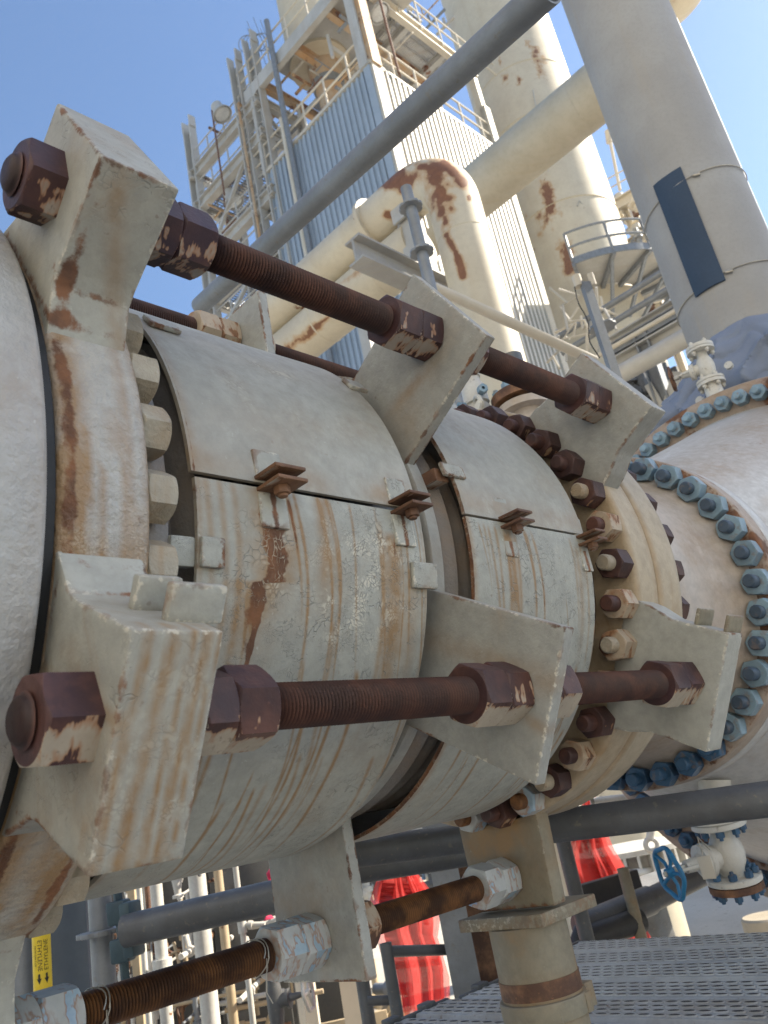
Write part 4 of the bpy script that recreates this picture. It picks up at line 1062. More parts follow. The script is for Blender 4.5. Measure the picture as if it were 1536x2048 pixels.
for i, z in enumerate(lev):
    mb = MB(); mb.ibeam((BX, ya, z), (BX, yb-.5, z), .7, 1.15, .13); mb.build('beam', M['steel_old'], stt, smooth=False)
    mb = MB(); mb.ibeam((BXb, ya, z), (BXb, yb-.5, z), .4, .7, .1); mb.build('beam', M['steel_old'], stt, smooth=False)
    for P in (P1, P2, P3):
        mb = MB(); mb.ibeam((BX-.5, P.y+.1, z), (BXb, P.y+.1, z), .5, .9, .12); mb.build('cross_beam', M['steel_old'], stt, smooth=False)
    if i % 2 == 1 or i > 2:
        mb = MB()
        for k in range(26): mb.box(((BX+BXb)/2, ya+(P2.y-ya)*k/25*.97-.2, z+.5), (BXb-BX-.5, .06, .12))
        for k in range(6): mb.box((BX+.6+k*.7, (ya+P2.y)/2, z+.5), (.06, abs(ya-P2.y)-.5, .1))
        mb.build('grating', M['galv'], stt, smooth=False)
    mb = MB()
    for dz in (1.35, 2.65): mb.path([V((BX-.05, ya, z+dz)), V((BX-.05, P3.y, z+dz))], .075, 6); mb.path([V((BXb, ya, z+dz)), V((BXb, P3.y, z+dz))], .075, 6)
    for k in range(5): mb.tube((BX-.05, ya+(P3.y-ya)*k/4, z), (BX-.05, ya+(P3.y-ya)*k/4, z+2.65), .08, 6)
    mb.build('guard_rail', M['steel_old'], stt)
for i in range(len(lev)-1):
    z0_, z1_ = lev[i+1], lev[i]
    mb = MB(); mb.beam((BX, P1.y-.4, z0_), (BX, P2.y+.4, z1_), .28, .28) if i % 2 else mb.beam((BXb, P2.y, z0_), (BXb, P3.y, z1_), .28, .28); mb.build('brace', M['steel_old'], stt)
mb = MB(); mb.beam((BX+.5, P3.y-.4, at(510, 260, X=BX).z), (BX+.5, BY1-.2, at(548, 130, X=BX).z), .3, .3); mb.beam((BXb, P3.y, at(500, 330, X=BX).z), (BX+.5, BY1, at(560, 150, X=BX).z), .25, .25); mb.build('brace', M['steel_old'], stt)
q0 = at(533, 42, X=BX-.6); mb = MB(); mb.tube((q0.x, q0.y, BT-24), q0, .24, 12); mb.build('riser_pipe', M['galv'], stt)
q0 = at(572, 225, X=BX-.8); q1 = at(615, 600, X=BX-.8); mb = MB(); mb.tube((q0.x, (q0.y+q1.y)/2, q1.z), (q0.x, (q0.y+q1.y)/2, q0.z), .17, 10); mb.build('riser_pipe', M['trim'], stt)
# cage of a ladder at the top
mb = MB(); c0 = at(515, 60, X=BX+1)
for k in range(5): mb.ring((c0.x, c0.y-.3+k*.5, c0.z-1.8+k*.45), (0, .3, 1), .75, .035, 16, 6)
for k in range(6): mb.tube(c0+V((.7*math.cos(k), -.5+.7*math.sin(k), -4)), c0+V((.7*math.cos(k), .3+.7*math.sin(k), 1.0)), .03, 5)
mb.build('ladder_cage', M['galv'], stt)

ck = thing('roof_piping', 'small rusting pipes and steel crowding the stair tower top and roof frame', 'piping', (BX+2, BY1, BT))
rq = random.Random(77)
for k in range(46):
    u, v = rq.choice(((rq.uniform(545, 700), rq.uniform(20, 240)), (rq.uniform(750, 900), rq.uniform(0, 150)), (rq.uniform(400, 540), rq.uniform(250, 480))))
    q = at(u, v, X=BX+rq.uniform(.8, 4)) if u < 720 else at(u, v, Y=BY+rq.uniform(.8, 5))
    ax = rq.choice((V((1, 0, 0)), V((0, 1, 0)), V((0, 0, 1)))); L = rq.uniform(1.5, 5); rad = rq.uniform(.05, .16)
    mb = MB(); mb.tube(q-ax*L/2, q+ax*L/2, rad, 8); o2 = V((ax.z, ax.x, ax.y)); mb.tube(q, q+o2*rq.uniform(.5, 1.5), rad, 8)
    mb.build('pipe_run', rq.choice((M['steel_old'], M['steel_rust'], M['trim'], M['galv'], M['rustplain'])), ck)
def lamp(u, v, X, label, foot):
    c = at(u, v, X=X); t = thing('bell_lamp', label, 'lamp', tuple(c), group='bell lamps on the steelwork')
    mb = MB(); mb.lathe(c+V((0, 0, .75)), (.25, -.3, -1), [(0, .01), (0, .5), (.55, .55), (.75, .6), (.95, .78), (1.3, .92), (1.33, .86), (1.0, .7)], 28); mb.build('shade', M['steel_old'], t)
    mb = MB(); mb.lathe(c+V((0, 0, .75)), (.25, -.3, -1), [(.95, .72), (1.25, .72), (1.35, .55), (1.42, .01)], 24); mb.build('glass', M['lampglass'], t)
    mb = MB(); f = V((c.x-.1, c.y+.55, c.z-foot)); mb.path([f, V((c.x-.1, c.y+.55, c.z+.6)), V((c.x-.05, c.y+.4, c.z+.95)), c+V((0, 0, .85))], .085, 8); mb.build('pole', M['rustplain'], t)
lamp(434, 224, BX-.9, 'grey bell lamp highest on the stair tower, against the sky', 9)
lamp(458, 398, BX+.5, 'lower bell lamp inside the stair tower frame', 6)
lamp(746, 22, BX+3, 'bell lamp under the roof frame by the orange column', 5)
mb = MB(); c0 = at(476, 208, X=BX-.9); c1 = at(520, 560, X=BX-.9)
mb.path([at(482, 212, X=BX-.4), at(478, 206, X=BX-.7), c0, V((c0.x, c0.y, c1.z))], .13, 8)
o = mb.build('vent_pole', M['steel_rust'], None); tag(o, 'rusty hooked pole running down in front of the stair tower', 'pole')
c0 = at(765, 20, Y=BY-.8); mb = MB(); mb.path([V((c0.x, c0.y, c0.z+3)), V((c0.x, c0.y, at(790, 140, Y=BY-.8).z)), at(800, 152, Y=BY-.5)], .1, 8)
o = mb.build('lamp_pole', M['rustplain'], None); tag(o, 'thin rusty pole hanging in front of the roof gratings', 'pole')

# ------------------------------------------------------------------ pipe bridge between tower and stack (middle right)
pbx = 24.0
pb = thing('pipe_bridge', 'grey steel pipe bridge with rails below the round platform', 'steel frame', (pbx, at(1240, 700, X=pbx).y, GZ))
def yb_line(u0, v0, u1, v1, X, w, h, m, nm, kind='beam'):
    a, b = at(u0, v0, X=X), at(u1, v1, X=X); z = (a.z+b.z)/2; a.z = b.z = z
    mb = MB()
    if kind == 'tube': mb.tube(a, b, w, 10)
    elif kind == 'i': mb.ibeam(a, b, w, h, h*.1)
    else: mb.beam(a, b, w, h)
    return mb.build(nm, m, pb, smooth=(kind == 'tube'))
yb_line(1118, 678, 1400, 492, pbx, .11, 0, M['galv'], 'rail', 'tube'); yb_line(1126, 712, 1400, 532, pbx, .11, 0, M['galv'], 'rail', 'tube')
yb_line(1150, 735, 1420, 585, pbx-1, .08, 0, M['trim'], 'rail', 'tube')
yb_line(1225, 708, 1440, 575, pbx, .5, .42, M['galv'], 'beam', 'i'); yb_line(1236, 738, 1440, 610, pbx, .5, .55, M['steel_old'], 'beam', 'i')
yb_line(1240, 752, 1440, 635, pbx-1.2, .3, 0, M['steel_old'], 'pipe', 'tube')
yb_line(1225, 690, 1440, 560, pbx+2, .5, .42, M['steel_old'], 'beam', 'i'); yb_line(1160, 650, 1440, 480, pbx+3, .08, 0, M['trim'], 'rail', 'tube')
for u, v in ((1290, 690), (1385, 600)):
    q = at(u, v, X=pbx); mb = MB(); mb.ibeam((q.x, q.y, GZ), (q.x, q.y, q.z+(.4 if u == 1290 else 2.2)), .42, .46, .06, up=(0, 1, 0)); mb.build('column', M['galv'], pb, smooth=False)
for (u0, v0, u1, v1) in ((1358, 745, 1330, 835), (1300, 770, 1345, 850), (1240, 790, 1290, 850)):
    mb = MB(); mb.channel(at(u0, v0, X=pbx), at(u1, v1, X=pbx), .25, .32, .05); mb.build('brace', M['steel_old'], pb, smooth=False)
rg = random.Random(21)
for k in range(16):
    u, v = rg.uniform(1110, 1250), rg.uniform(640, 760); q = at(u, v, X=pbx-.6+rg.uniform(-1, 1))
    mb = MB(); hh = rg.uniform(.5, 1.7); mb.path([q, q+V((0, rg.uniform(-.3, .3), hh*.6)), q+V((rg.uniform(-.5, .5), rg.uniform(-.6, .6), hh*.62)), q+V((rg.uniform(-.5, .5), 0, hh))], .05, 6)
    mb.build('small_pipe', M['trim'] if k % 3 else M['steel_old'], pb)
# far tangle of piping and steel beyond the bridge
def tangle(seed, n, box, X0, X1, parent, mats, rmin=.06, rmax=.22):
    r = random.Random(seed)
    for k in range(n):
        u, v = r.uniform(box[0], box[2]), r.uniform(box[1], box[3]); q = at(u, v, X=r.uniform(X0, X1)); ax = r.choice((V((1, 0, 0)), V((0, 1, 0)), V((0, 0, 1)), V((0, 0, 1))))
        L = r.uniform(.8, 3.5); rad = r.uniform(rmin, rmax); mb = MB(); mb.tube(q-ax*L/2, q+ax*L/2, rad, 10)
        if r.random() < .6: mb.tube(q-ax*.12, q+ax*.12, rad*1.9, 14)
        if r.random() < .4: o2 = V((ax.y, ax.z, ax.x)); mb.tube(q, q+o2*r.uniform(.5, 1.6), rad*.8, 10); mb.tube(q+o2*.5, q+o2*.6, rad*1.6, 12)
        mb.build('pipe_run', r.choice(mats), parent)
tg = thing('piping_cluster', 'distant pale piping and valves behind the round platform and bridge', 'piping', (45, 22, GZ))
tangle(8, 46, (1215, 400, 1330, 640), 66, 76, tg, [M['cream'], M['trim'], M['steel_old'], M['rustplain'], M['galv']], .16, .6)
mb = MB()
for (u0, v0, u1, v1) in ((1205, 430, 1300, 372), (1215, 520, 1330, 450), (1225, 600, 1340, 530)):
    mb.ibeam(at(u0, v0, X=72), at(u1, v1, X=72), .9, 1.3, .14)
for u in (1245, 1290): q = at(u, 400, X=72.5); mb.ibeam((q.x, q.y, GZ), (q.x, q.y, q.z), .7, .7, .1, up=(0, 1, 0))
mb.build('frame', M['trim'], tg, smooth=False)
mb = MB()
for (u0, v0, u1, v1) in ((1205, 385, 1300, 330), (1203, 365, 1300, 310)): mb.tube(at(u0, v0, X=72), at(u1, v1, X=72), .08, 6)
mb.path([at(1218, 270, X=72), at(1240, 380, X=72)], .18, 8); mb.tube(at(1216, 262, X=72), at(1219, 285, X=72), .35, 10)
mb.build('guard_rail', M['trim'], tg)
tg2 = thing('valve_station', 'dark piping and steel seen under the pipe bridge', 'piping', (30, 14, GZ))
tangle(9, 40, (1240, 760, 1380, 905), 27, 34, tg2, [M['dark'], M['galv_old'], M['steel_old'], M['cream']], .08, .3)
sg = MB(); q = at(1327, 868, X=12); sg.box(q, (.04, .20, .32)); o = sg.build('warning_sign', M['yellow'], None); tag(o, 'small yellow sign plate behind the white valve pipe', 'sign')
mb = MB(); 
for k in range(4): mb.box(q+V((-.024, 0, .11-.07*k)), (.004, .13-.02*(k % 2), .024))
mb.build('sign_lettering', M['black_ink'], o, wloc=(0, 0, 0)).location = (0, 0, 0)

# tall unseen block, added to keep the near pipework in shade
blk = S_DIR = V((.813, -.582, 0)).normalized()*85; e_ = V((.582, .813, 0)).normalized()
c = blk + e_*-1.6
pt = thing('shade_block', 'tall unseen block added off to the right to shade the near pipework', 'building', (c.x, c.y, GZ))
mb = MB(); Rm = Matrix.Rotation(math.atan2(e_.y, e_.x), 3, 'Z'); mb.box((c.x, c.y, 42+GZ), (17, 8, 84), Rm); mb.build('wall', M['steel_old'], pt, smooth=False)

wh = thing('bounce_block', 'unseen pale block added off to the left to bounce sunlight', 'building', (-18, -12, GZ))  # unseen block added for the warm sunlight it throws back
mb = MB(); mb.box((-18, -14, GZ+17), (8, 50, 34)); mb.build('wall', M['white'], wh, smooth=False)
mb = MB(); mb.box((-18, -14, GZ+34.3), (9, 51, .6)); mb.build('roof', M['steel_old'], wh, smooth=False)

sb = thing('ground_shade_block', 'low unseen block added off to the right to shade the ground', 'building', (46, -2, GZ))  # unseen block added so that its shadow covers the far ground
mb = MB(); mb.box((46.5, -1.5, GZ+10.5), (24, 8, 21), Rm); mb.build('wall', M['steel_old'], sb, smooth=False)
# ------------------------------------------------------------------ near scaffold tubes
def tube_thing(name, label, cat, p0, p1, r, mat, group=None, hollow=True):
    mb = MB(); mb.tube(p0, p1, r, 28, hollow=hollow); o = mb.build(name, mat, None); return tag(o, label, cat, group)
GS = 'scaffold tubes'
tube_thing('scaffold_tube', 'long grey tube slanting across the sky and clad building', 'tube', at(400, 612, d=5.0), at(1100, -25, d=3.05), .052, M['galv'], GS)
tube_thing('scaffold_tube', 'thin cream tube running down to the far lug plate', 'tube', at(868, 575, d=8.2), at(1190, 722, d=8.8), .053, M['trim'], GS)
def rosette(c, d, r, mat, parent):
    d, a, b = frame(d); mb = MB(); n = 32; pts = []
    for i in range(n):
        w = 2*PI*i/n; rr = r*(1 if i % 4 else .90); pts.append((rr*math.cos(w), rr*math.sin(w)))
    mb.prism(pts, c, d, a, b, -.012, .012)
    return mb.build('rosette', mat, parent, bevel=.002)
def standard(label, p0, p1, r, mat, ros):
    t = thing('scaffold_post', label, 'scaffold post', tuple(p0), 'scaffold posts')
    mb = MB(); mb.tube(p0, p1, r, 24, hollow=True); mb.build('tube', mat, t)
    for k in ros:
        c = V(p0)+(V(p1)-V(p0))*k; rosette(c, V(p1)-V(p0), r*2.1, mat, t)
    return t
p1 = at(812, 376, d=8.0); p0 = at(866, 590, d=8.0); p0.x, p0.y = p1.x, p1.y
t = standard('thin scaffold post with two rosettes in front of the cream bend', V((p1.x, p1.y, p0.z-2)), p1, .052, M['galv'], ((2+p0.z*0)/(p1.z-p0.z+2)+.02, (p1.z-p0.z+2-.52*(p1.z-p0.z)*.55)/(p1.z-p0.z+2)))
p1 = at(1170, 566, d=9.5); q = at(1238, 740, d=9.5)
ch = thing('channel_post', 'pale channel post with a hanging cable beside the pipe bridge', 'post', (p1.x, p1.y, q.z-1.5))
mb = MB(); mb.channel((p1.x, p1.y, q.z-1.5), p1, .065, .10, .014, up=(1, -.6, 0)); mb.build('channel', M['galv'], ch, smooth=False)
mb = MB(); mb.tube(p1+V((-.03, .06, -.02)), p1+V((-.03, .06, .12)), .05, 12); mb.tube(p1+V((.06, -.06, -.05)), p1+V((.06, -.06, .1)), .035, 10); mb.build('bracket', M['trim'], ch)
mb = MB(); mb.path([p1+V((-.08, .09, -.02-.07*k)) + V((.015*math.sin(k*1.1), .02*math.sin(k*.8), 0)) for k in range(14)], .007, 6); mb.build('cable', M['dark'], ch)
rosette(at(1205, 655, d=9.5), (0, 0, 1), .15, M['galv'], ch)

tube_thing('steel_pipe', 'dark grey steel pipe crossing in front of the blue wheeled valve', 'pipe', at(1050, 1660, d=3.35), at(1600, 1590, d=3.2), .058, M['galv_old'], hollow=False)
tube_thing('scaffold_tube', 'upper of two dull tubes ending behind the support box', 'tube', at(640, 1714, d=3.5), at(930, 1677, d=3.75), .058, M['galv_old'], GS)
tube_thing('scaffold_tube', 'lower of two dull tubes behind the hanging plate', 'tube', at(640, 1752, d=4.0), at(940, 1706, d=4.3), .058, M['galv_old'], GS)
# ledger with wedge head on a rosette post, lower left
pa = at(203, 1865, d=4.9)
t = standard('galvanised scaffold post with a round disc at the lower left', V((pa.x, pa.y, pa.z-1.6)), V((pa.x, pa.y, pa.z+1.0)), .058, M['galv'], (1.6/2.6,))
lg = thing('scaffold_ledger', 'teal grey ledger tube clamped to the scaffold post disc', 'tube', tuple(at(240, 1860, d=4.7)))
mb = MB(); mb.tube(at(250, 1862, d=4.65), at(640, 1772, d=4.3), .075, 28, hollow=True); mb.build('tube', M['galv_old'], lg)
wm = m_plain('teal_wedge_head', (.05, .085, .10), (.035, .06, .075), rough=.5, nscale=10, bscale=70); q = at(242, 1862, d=4.72)
mb = MB(); d, a, b = frame(at(640, 1772, d=4.3)-q)
Rm = Matrix((d, a, b)).transposed()
mb.box(q+b*.085, (.10, .085, .11), Rm); mb.box(q-b*.085, (.10, .085, .11), Rm); mb.box(q+d*.06, (.06, .13, .25), Rm); mb.beam(q+b*.33, q-b*.30, .03, .045); mb.build('wedge_head', wm, lg, bevel=.014)

# ------------------------------------------------------------------ ethylene line and neighbours, lower left
q = at(84, 1920, d=6.2); r = .052
ep = thing('ethylene_pipe', 'upright pipe wearing a yellow ETHYLENE label at the lower left', 'pipe', (q.x, q.y, GZ))
mb = MB(); mb.tube((q.x, q.y, GZ), (q.x, q.y, 1.0), r, 40); mb.build('tube', M['galv'], ep)
zt, zb_ = at(88, 1856, d=6.2).z, at(80, 1982, d=6.2).z
mb = MB(); mb.lathe((q.x, q.y, 0), (0, 0, 1), [(zb_, r), (zb_, r+.003), (zt, r+.003), (zt, r)], 48); lb_ = mb.build('label', M['yellow'], ep)
def text_on_pipe(txt, size, c, rad, ang, zc, parent, mat, rot=-1):
    cu = bpy.data.curves.new('t', 'FONT'); cu.body = txt; cu.size = size; cu.align_x = 'CENTER'; cu.align_y = 'CENTER'; cu.extrude = 0; cu.resolution_u = 3
    o = bpy.data.objects.new('t', cu); C.objects.link(o); dg = bpy.context.evaluated_depsgraph_get()
    me = bpy.data.meshes.new_from_object(o.evaluated_get(dg)); bpy.data.objects.remove(o)
    for v in me.vertices:
        x, y = v.co.x, v.co.y
        a = ang + rot*y/rad*-1; z = zc + rot*x
        v.co = (c.x+rad*math.cos(a), c.y+rad*math.sin(a), z)
    me.materials.append(mat)
    return link(bpy.data.objects.new('lettering', me), parent)
ca_ = math.atan2(-q.y, -q.x)
zm = (zt+zb_)/2
text_on_pipe('ETHYLENE', .037, q, r+.0045, ca_+.46, zm+.025, ep, M['black_ink'], 1)
text_on_pipe('ETHYLENE', .037, q, r+.0045, ca_-.24, zm+.025, ep, M['black_ink'])
text_on_pipe('FROM E60-P100', .017, q, r+.0045, ca_-.72, zm+.025, ep, M['black_ink'])
for aa in (.45, -.35):
    mb = MB(); P_ = lambda da, z: V((q.x+(r+.0045)*math.cos(ca_+aa+da), q.y+(r+.0045)*math.sin(ca_+aa+da), z))
    mb.add([P_(-.11, zb_+.095), P_(.11, zb_+.095), P_(.11, zb_+.070), P_(.26, zb_+.070), P_(0, zb_+.038), P_(-.26, zb_+.070), P_(-.11, zb_+.070)], [tuple(range(7))]); mb.build('arrow', M['black_ink'], ep, smooth=False)

def vpipe(name, label, cat, u, v, d, r, z0, z1, mat, parts=None, group=None, shape='round'):
    q = at(u, v, d=d); t = thing(name, label, cat, (q.x, q.y, z0), group); mb = MB()
    if shape == 'round': mb.tube((q.x, q.y, z0), (q.x, q.y, z1), r, 24)
    elif shape == 'h': mb.ibeam((q.x, q.y, z0), (q.x, q.y, z1), r*2, r*2, r*.22, up=(.72, .69, 0))
    else: mb.beam((q.x, q.y, z0), (q.x, q.y, z1), r*2, r*2, up=(.72, .69, 0))
    mb.build('shaft', mat, t, smooth=shape == 'round', bevel=.004 if shape == 'box' else 0)
    if parts:
        for dz, rr, hh in parts:
            mb = MB(); z = at(u, dz, d=d).z; mb.tube((q.x, q.y, z-hh/2), (q.x, q.y, z+hh/2), rr, 28); mb.build('flange', mat, t)
    return t
GP = 'upright pipes under the joint'
vpipe('steel_column', 'blue grey flat column beside the ethylene label', 'column', 152, 1900, 6.6, .13, GZ, .6, M['grey_dark'], shape='box')
vpipe('upright_pipe', 'grey pipe left of the ethylene pipe', 'pipe', 45, 1930, 6.8, .085, GZ, .6, M['galv'], group=GP)
vpipe('upright_pipe', 'thin white pipe next to the tan angle', 'pipe', 285, 1870, 8.5, .026, GZ, .5, M['pipe_white'], group=GP)
vpipe('angle_post', 'tan steel angle lit by the sun behind the threaded rod', 'post', 270, 1870, 8.6, .034, GZ, .6, M['tan'], shape='box')
vpipe('upright_pipe', 'white pipe with a wide foot flange behind the rod', 'pipe', 320, 1870, 8.4, .055, GZ, .4, M['pipe_white'], parts=((1932, .085, .10), (1950, .11, .05)), group=GP)
vpipe('upright_pipe', 'wide pale pipe standing in front of dark panels', 'pipe', 408, 1900, 8.2, .078, GZ, .8, M['pipe_white'], group=GP)
vpipe('upright_pipe', 'tan pipe right of the wide pale pipe', 'pipe', 446, 1840, 9.2, .045, GZ, .6, M['tan'], group=GP)
vpipe('steel_column', 'grey box column behind the white conduit', 'column', 468, 1840, 9.6, .085, GZ, .8, M['galv_old'], shape='box')
ct = vpipe('conduit', 'slim white conduit with a tee branch near the pink tape', 'pipe', 484, 1850, 7.6, .024, GZ, .7, M['pipe_white'])
q = at(484, 1850, d=7.6); mb = MB(); mb.tube(q, at(530, 1849, d=7.55), .022, 14); mb.tube(q-V((0, 0, .06)), q+V((0, 0, .06)), .036, 14); mb.tube(at(497, 1850, d=7.58), at(505, 1850, d=7.57), .034, 14); mb.build('tee', M['pipe_white'], ct)
mb = MB()
for i in range(12):
    t_ = i/11; q = at(545-10*t_, 1735+105*t_, d=7.3); w = .045*(1+.5*math.sin(i*1.7))*(.6+.7*t_); mb.v += [q+V((-w, .02*math.sin(i), 0)), q+V((w, -.03*math.cos(i), 0))]
for i in range(11): mb.f.append([2*i, 2*i+1, 2*i+3, 2*i+2]); mb.m.append(0)
o = mb.build('warning_tape', M['pink'], None); tag(o, 'pink red tape hanging behind the tie plate', 'tape')
so_ = o.modifiers.new('thick', 'SOLIDIFY'); so_.thickness = .012
# dark cabinets behind
for i, (u, d, w, lab) in enumerate(((235, 11, .55, 'black cabinet behind the galvanised scaffold post'), (365, 11, .42, 'black cabinet between the two white pipes'), (510, 10.5, .40, 'black cabinet behind the white conduit'), (600, 13, .8, 'dark cabinet beyond the hanging tie plate'))):
    q = at(u, 1850, d=d); cb_ = thing('cabinet', lab, 'cabinet', (q.x, q.y, GZ), 'dark cabinets'); mb = MB(); Rm = Matrix.Rotation(-.75, 3, 'Z')
    mb.box((q.x, q.y, -1.8 if i < 3 else -2.4), (w*2, .7, 4.4 if i < 3 else 3.2), Rm); mb.build('case', M['cabinet'], cb_, bevel=.02)
    mb = MB(); mb.box(V((q.x, q.y, -1.6))+Rm@V((0, -.37, 0)), (w*1.7, .03, 3.4), Rm); mb.build('door', M['cabinet'], cb_, bevel=.01)

def wheel_valve(name, label, c, r, wd, m_body, m_wheel, body_len=.6, pipe_ax=(0, 0, 1)):
    c = V(c); wd = V(wd).normalized(); pa_ = V(pipe_ax); t = thing(name, label, 'valve', tuple(c))
    mb = MB(); mb.lathe(c-pa_*body_len/2, pa_, [(0, .01), (0, r*.55), (.06*body_len, r*.55), (.08*body_len, r*.32), (.35*body_len, r*.5), (.65*body_len, r*.5), (.92*body_len, r*.32), (.94*body_len, r*.55), (body_len, r*.55), (body_len, .01)], 24)
    mb.lathe(c, wd, [(0, r*.4), (r*.8, r*.4), (r*.82, r*.55), (r*1.0, r*.55), (r*1.02, r*.25), (r*1.6, r*.18), (r*2.0, r*.08), (r*2.4, r*.08)], 20)
    mb.build('body', m_body, t, sharp=40)
    w0 = c+wd*r*2.2; _, a, b = frame(wd); mb = MB()
    mb.path([w0+(a*math.cos(2*PI*i/36)+b*math.sin(2*PI*i/36))*r*(1+.06*math.cos(6*2*PI*i/36)) for i in range(36)], r*.11, 8, closed=True)
    for k in range(3): e = (a*math.cos(2.1*k)+b*math.sin(2.1*k))*r; mb.path([w0, w0+e], r*.08, 6)
    mb.tube(w0-wd*r*.15, w0+wd*r*.15, r*.2, 12); mb.build('handwheel', m_wheel, t)
    return t
wheel_valve('globe_valve', 'grey valve with a pale handwheel below the blue tie nuts', at(550, 2005, d=7.5), .125, (.55, -.75, .1), M['galv_old'], M['pipe_white'], .55, (0, 0, 1))
wheel_valve('globe_valve', 'pale valve with dark handwheel just under the cover', at(352, 1745, d=7.8), .085, (.7, -.6, .1), M['pipe_white'], M['galv_old'], .4)
wheel_valve('globe_valve', 'rusty chained valve between post and tan angle', at(245, 1925, d=7.9), .10, (.15, -.2, 1), M['pipe_white'], M['rustplain'], .5)
mb = MB(); q = at(240, 1890, d=7.6)
for k in range(18):
    for s in (-1, 1): mb.ring(q+V((s*.045*.71+.01*math.sin(k), -s*.045*.68, .10-k*.018)), (1, .3*k % 2, k % 2), .014, .005, 8, 4)
o = mb.build('chain', M['rustplain'], None); tag(o, 'small rusty chain hanging on the valve beside the post', 'chain')
# sunlit clutter low down at the left
cl = thing('manifold', 'sunlit pale pipe manifold near the ground below the bottom rod', 'piping', tuple(at(480, 2030, d=15)))
r_ = random.Random(33)
for k in range(64):
    u, v = r_.uniform(290, 800), r_.uniform(1965, 2060); q = at(u, v, d=r_.uniform(13.5, 17)); ax = r_.choice((V((1, 0, 0)), V((0, 1, 0)), V((0, 0, 1)), V((.7, -.7, 0)))); L = r_.uniform(.25, 1.1); rad = r_.uniform(.03, .10)
    mb = MB(); mb.tube(q-ax*L/2, q+ax*L/2, rad, 12); mb.tube(q-ax*.05, q+ax*.05, rad*1.8, 14)
    if k % 3 == 0: mb.box(q+V((.1, .1, -.1)), (.25, .3, .22))
    mb.build('pipe_run', r_.choice((M['pipe_white'], M['ivory'], M['tan'], M['galv'])), cl)
tg3 = thing('piping_bank', 'pale pipe bank seen through the gap under the bellows', 'piping', tuple(at(800, 1690, d=22)))
for k in range(46):
    u, v = r_.uniform(690, 905), r_.uniform(1625, 1800); q = at(u, v, d=r_.uniform(19, 24)); ax = r_.choice((V((1, 0, 0)), V((0, 0, 1)), V((0, 0, 1)), V((.7, -.7, 0)))); L = r_.uniform(.4, 1.8); rad = r_.uniform(.03, .13)
    mb = MB(); mb.tube(q-ax*L/2, q+ax*L/2, rad, 12); mb.tube(q-ax*.05, q+ax*.05, rad*1.7, 14); mb.build('pipe_run', r_.choice((M['pipe_white'], M['ivory'], M['dark'], M['galv_old'], M['trim'])), tg3)
vpipe('steel_column', 'cream column edge catching the sun under the tie plate', 'column', 622, 2005, 9.5, .06, GZ, -.55, M['trim'], shape='box')
vpipe('steel_column', 'broad cream column below the hanging tie plate', 'column', 705, 2005, 9.8, .095, GZ, -.6, M['trim'], shape='box')
vpipe('scaffold_post', 'dark scaffold post at the bottom beside the cream column', 'scaffold post', 731, 2000, 5.8, .042, GZ, -.2, M['galv_old'])
vpipe('steel_column', 'blue grey H column standing behind the box support', 'column', 900, 1800, 5.6, .085, GZ, .5, M['galv'], shape='h')
vpipe('steel_column', 'brown flat column right behind the round post', 'column', 968, 1900, 5.9, .06, GZ, -.1, M['rustplain'], shape='box')
mb = MB(); q = at(640, 2000, d=12)
Rm = Matrix.Rotation(-.75, 3, 'Z'); mb.box((q.x, q.y, GZ+.9), (1.6, .06, 1.8), Rm); o = mb.build('panel_board', M['tan'], None, bevel=.01); tag(o, 'tan panel board standing between the cream columns', 'panel')

ip = thing('instrument_piping', 'crowded thin pipes and fittings behind the bottom threaded rod', 'piping', tuple(at(420, 1900, d=10)))
r5 = random.Random(91)
for k in range(58):
    u, v = r5.uniform(225, 590), r5.uniform(1720, 2060); q = at(u, v, d=r5.uniform(9.3, 10.3)); ax = r5.choice((V((0, 0, 1)), V((0, 0, 1)), V((.68, -.73, 0)), V((.73, .68, 0)))); L = r5.uniform(.25, 1.2); rad = r5.uniform(.012, .034)
    mb = MB(); mb.tube(q-ax*L/2, q+ax*L/2, rad, 10); mb.tube(q-ax*.03, q+ax*.03, rad*1.8, 12); o2 = V((ax.z, ax.x*.5, ax.y+.3)).normalized(); mb.tube(q, q+o2*r5.uniform(.1, .3), rad*.9, 8)
    if k % 3 == 0: mb.ring(q+o2*.2, o2, rad*2.6, rad*.5, 16, 6)
    mb.build('pipe_run', r5.choice((M['pipe_white'], M['pipe_white'], M['ivory'], M['tan'], M['galv'], M['rustplain'])), ip)
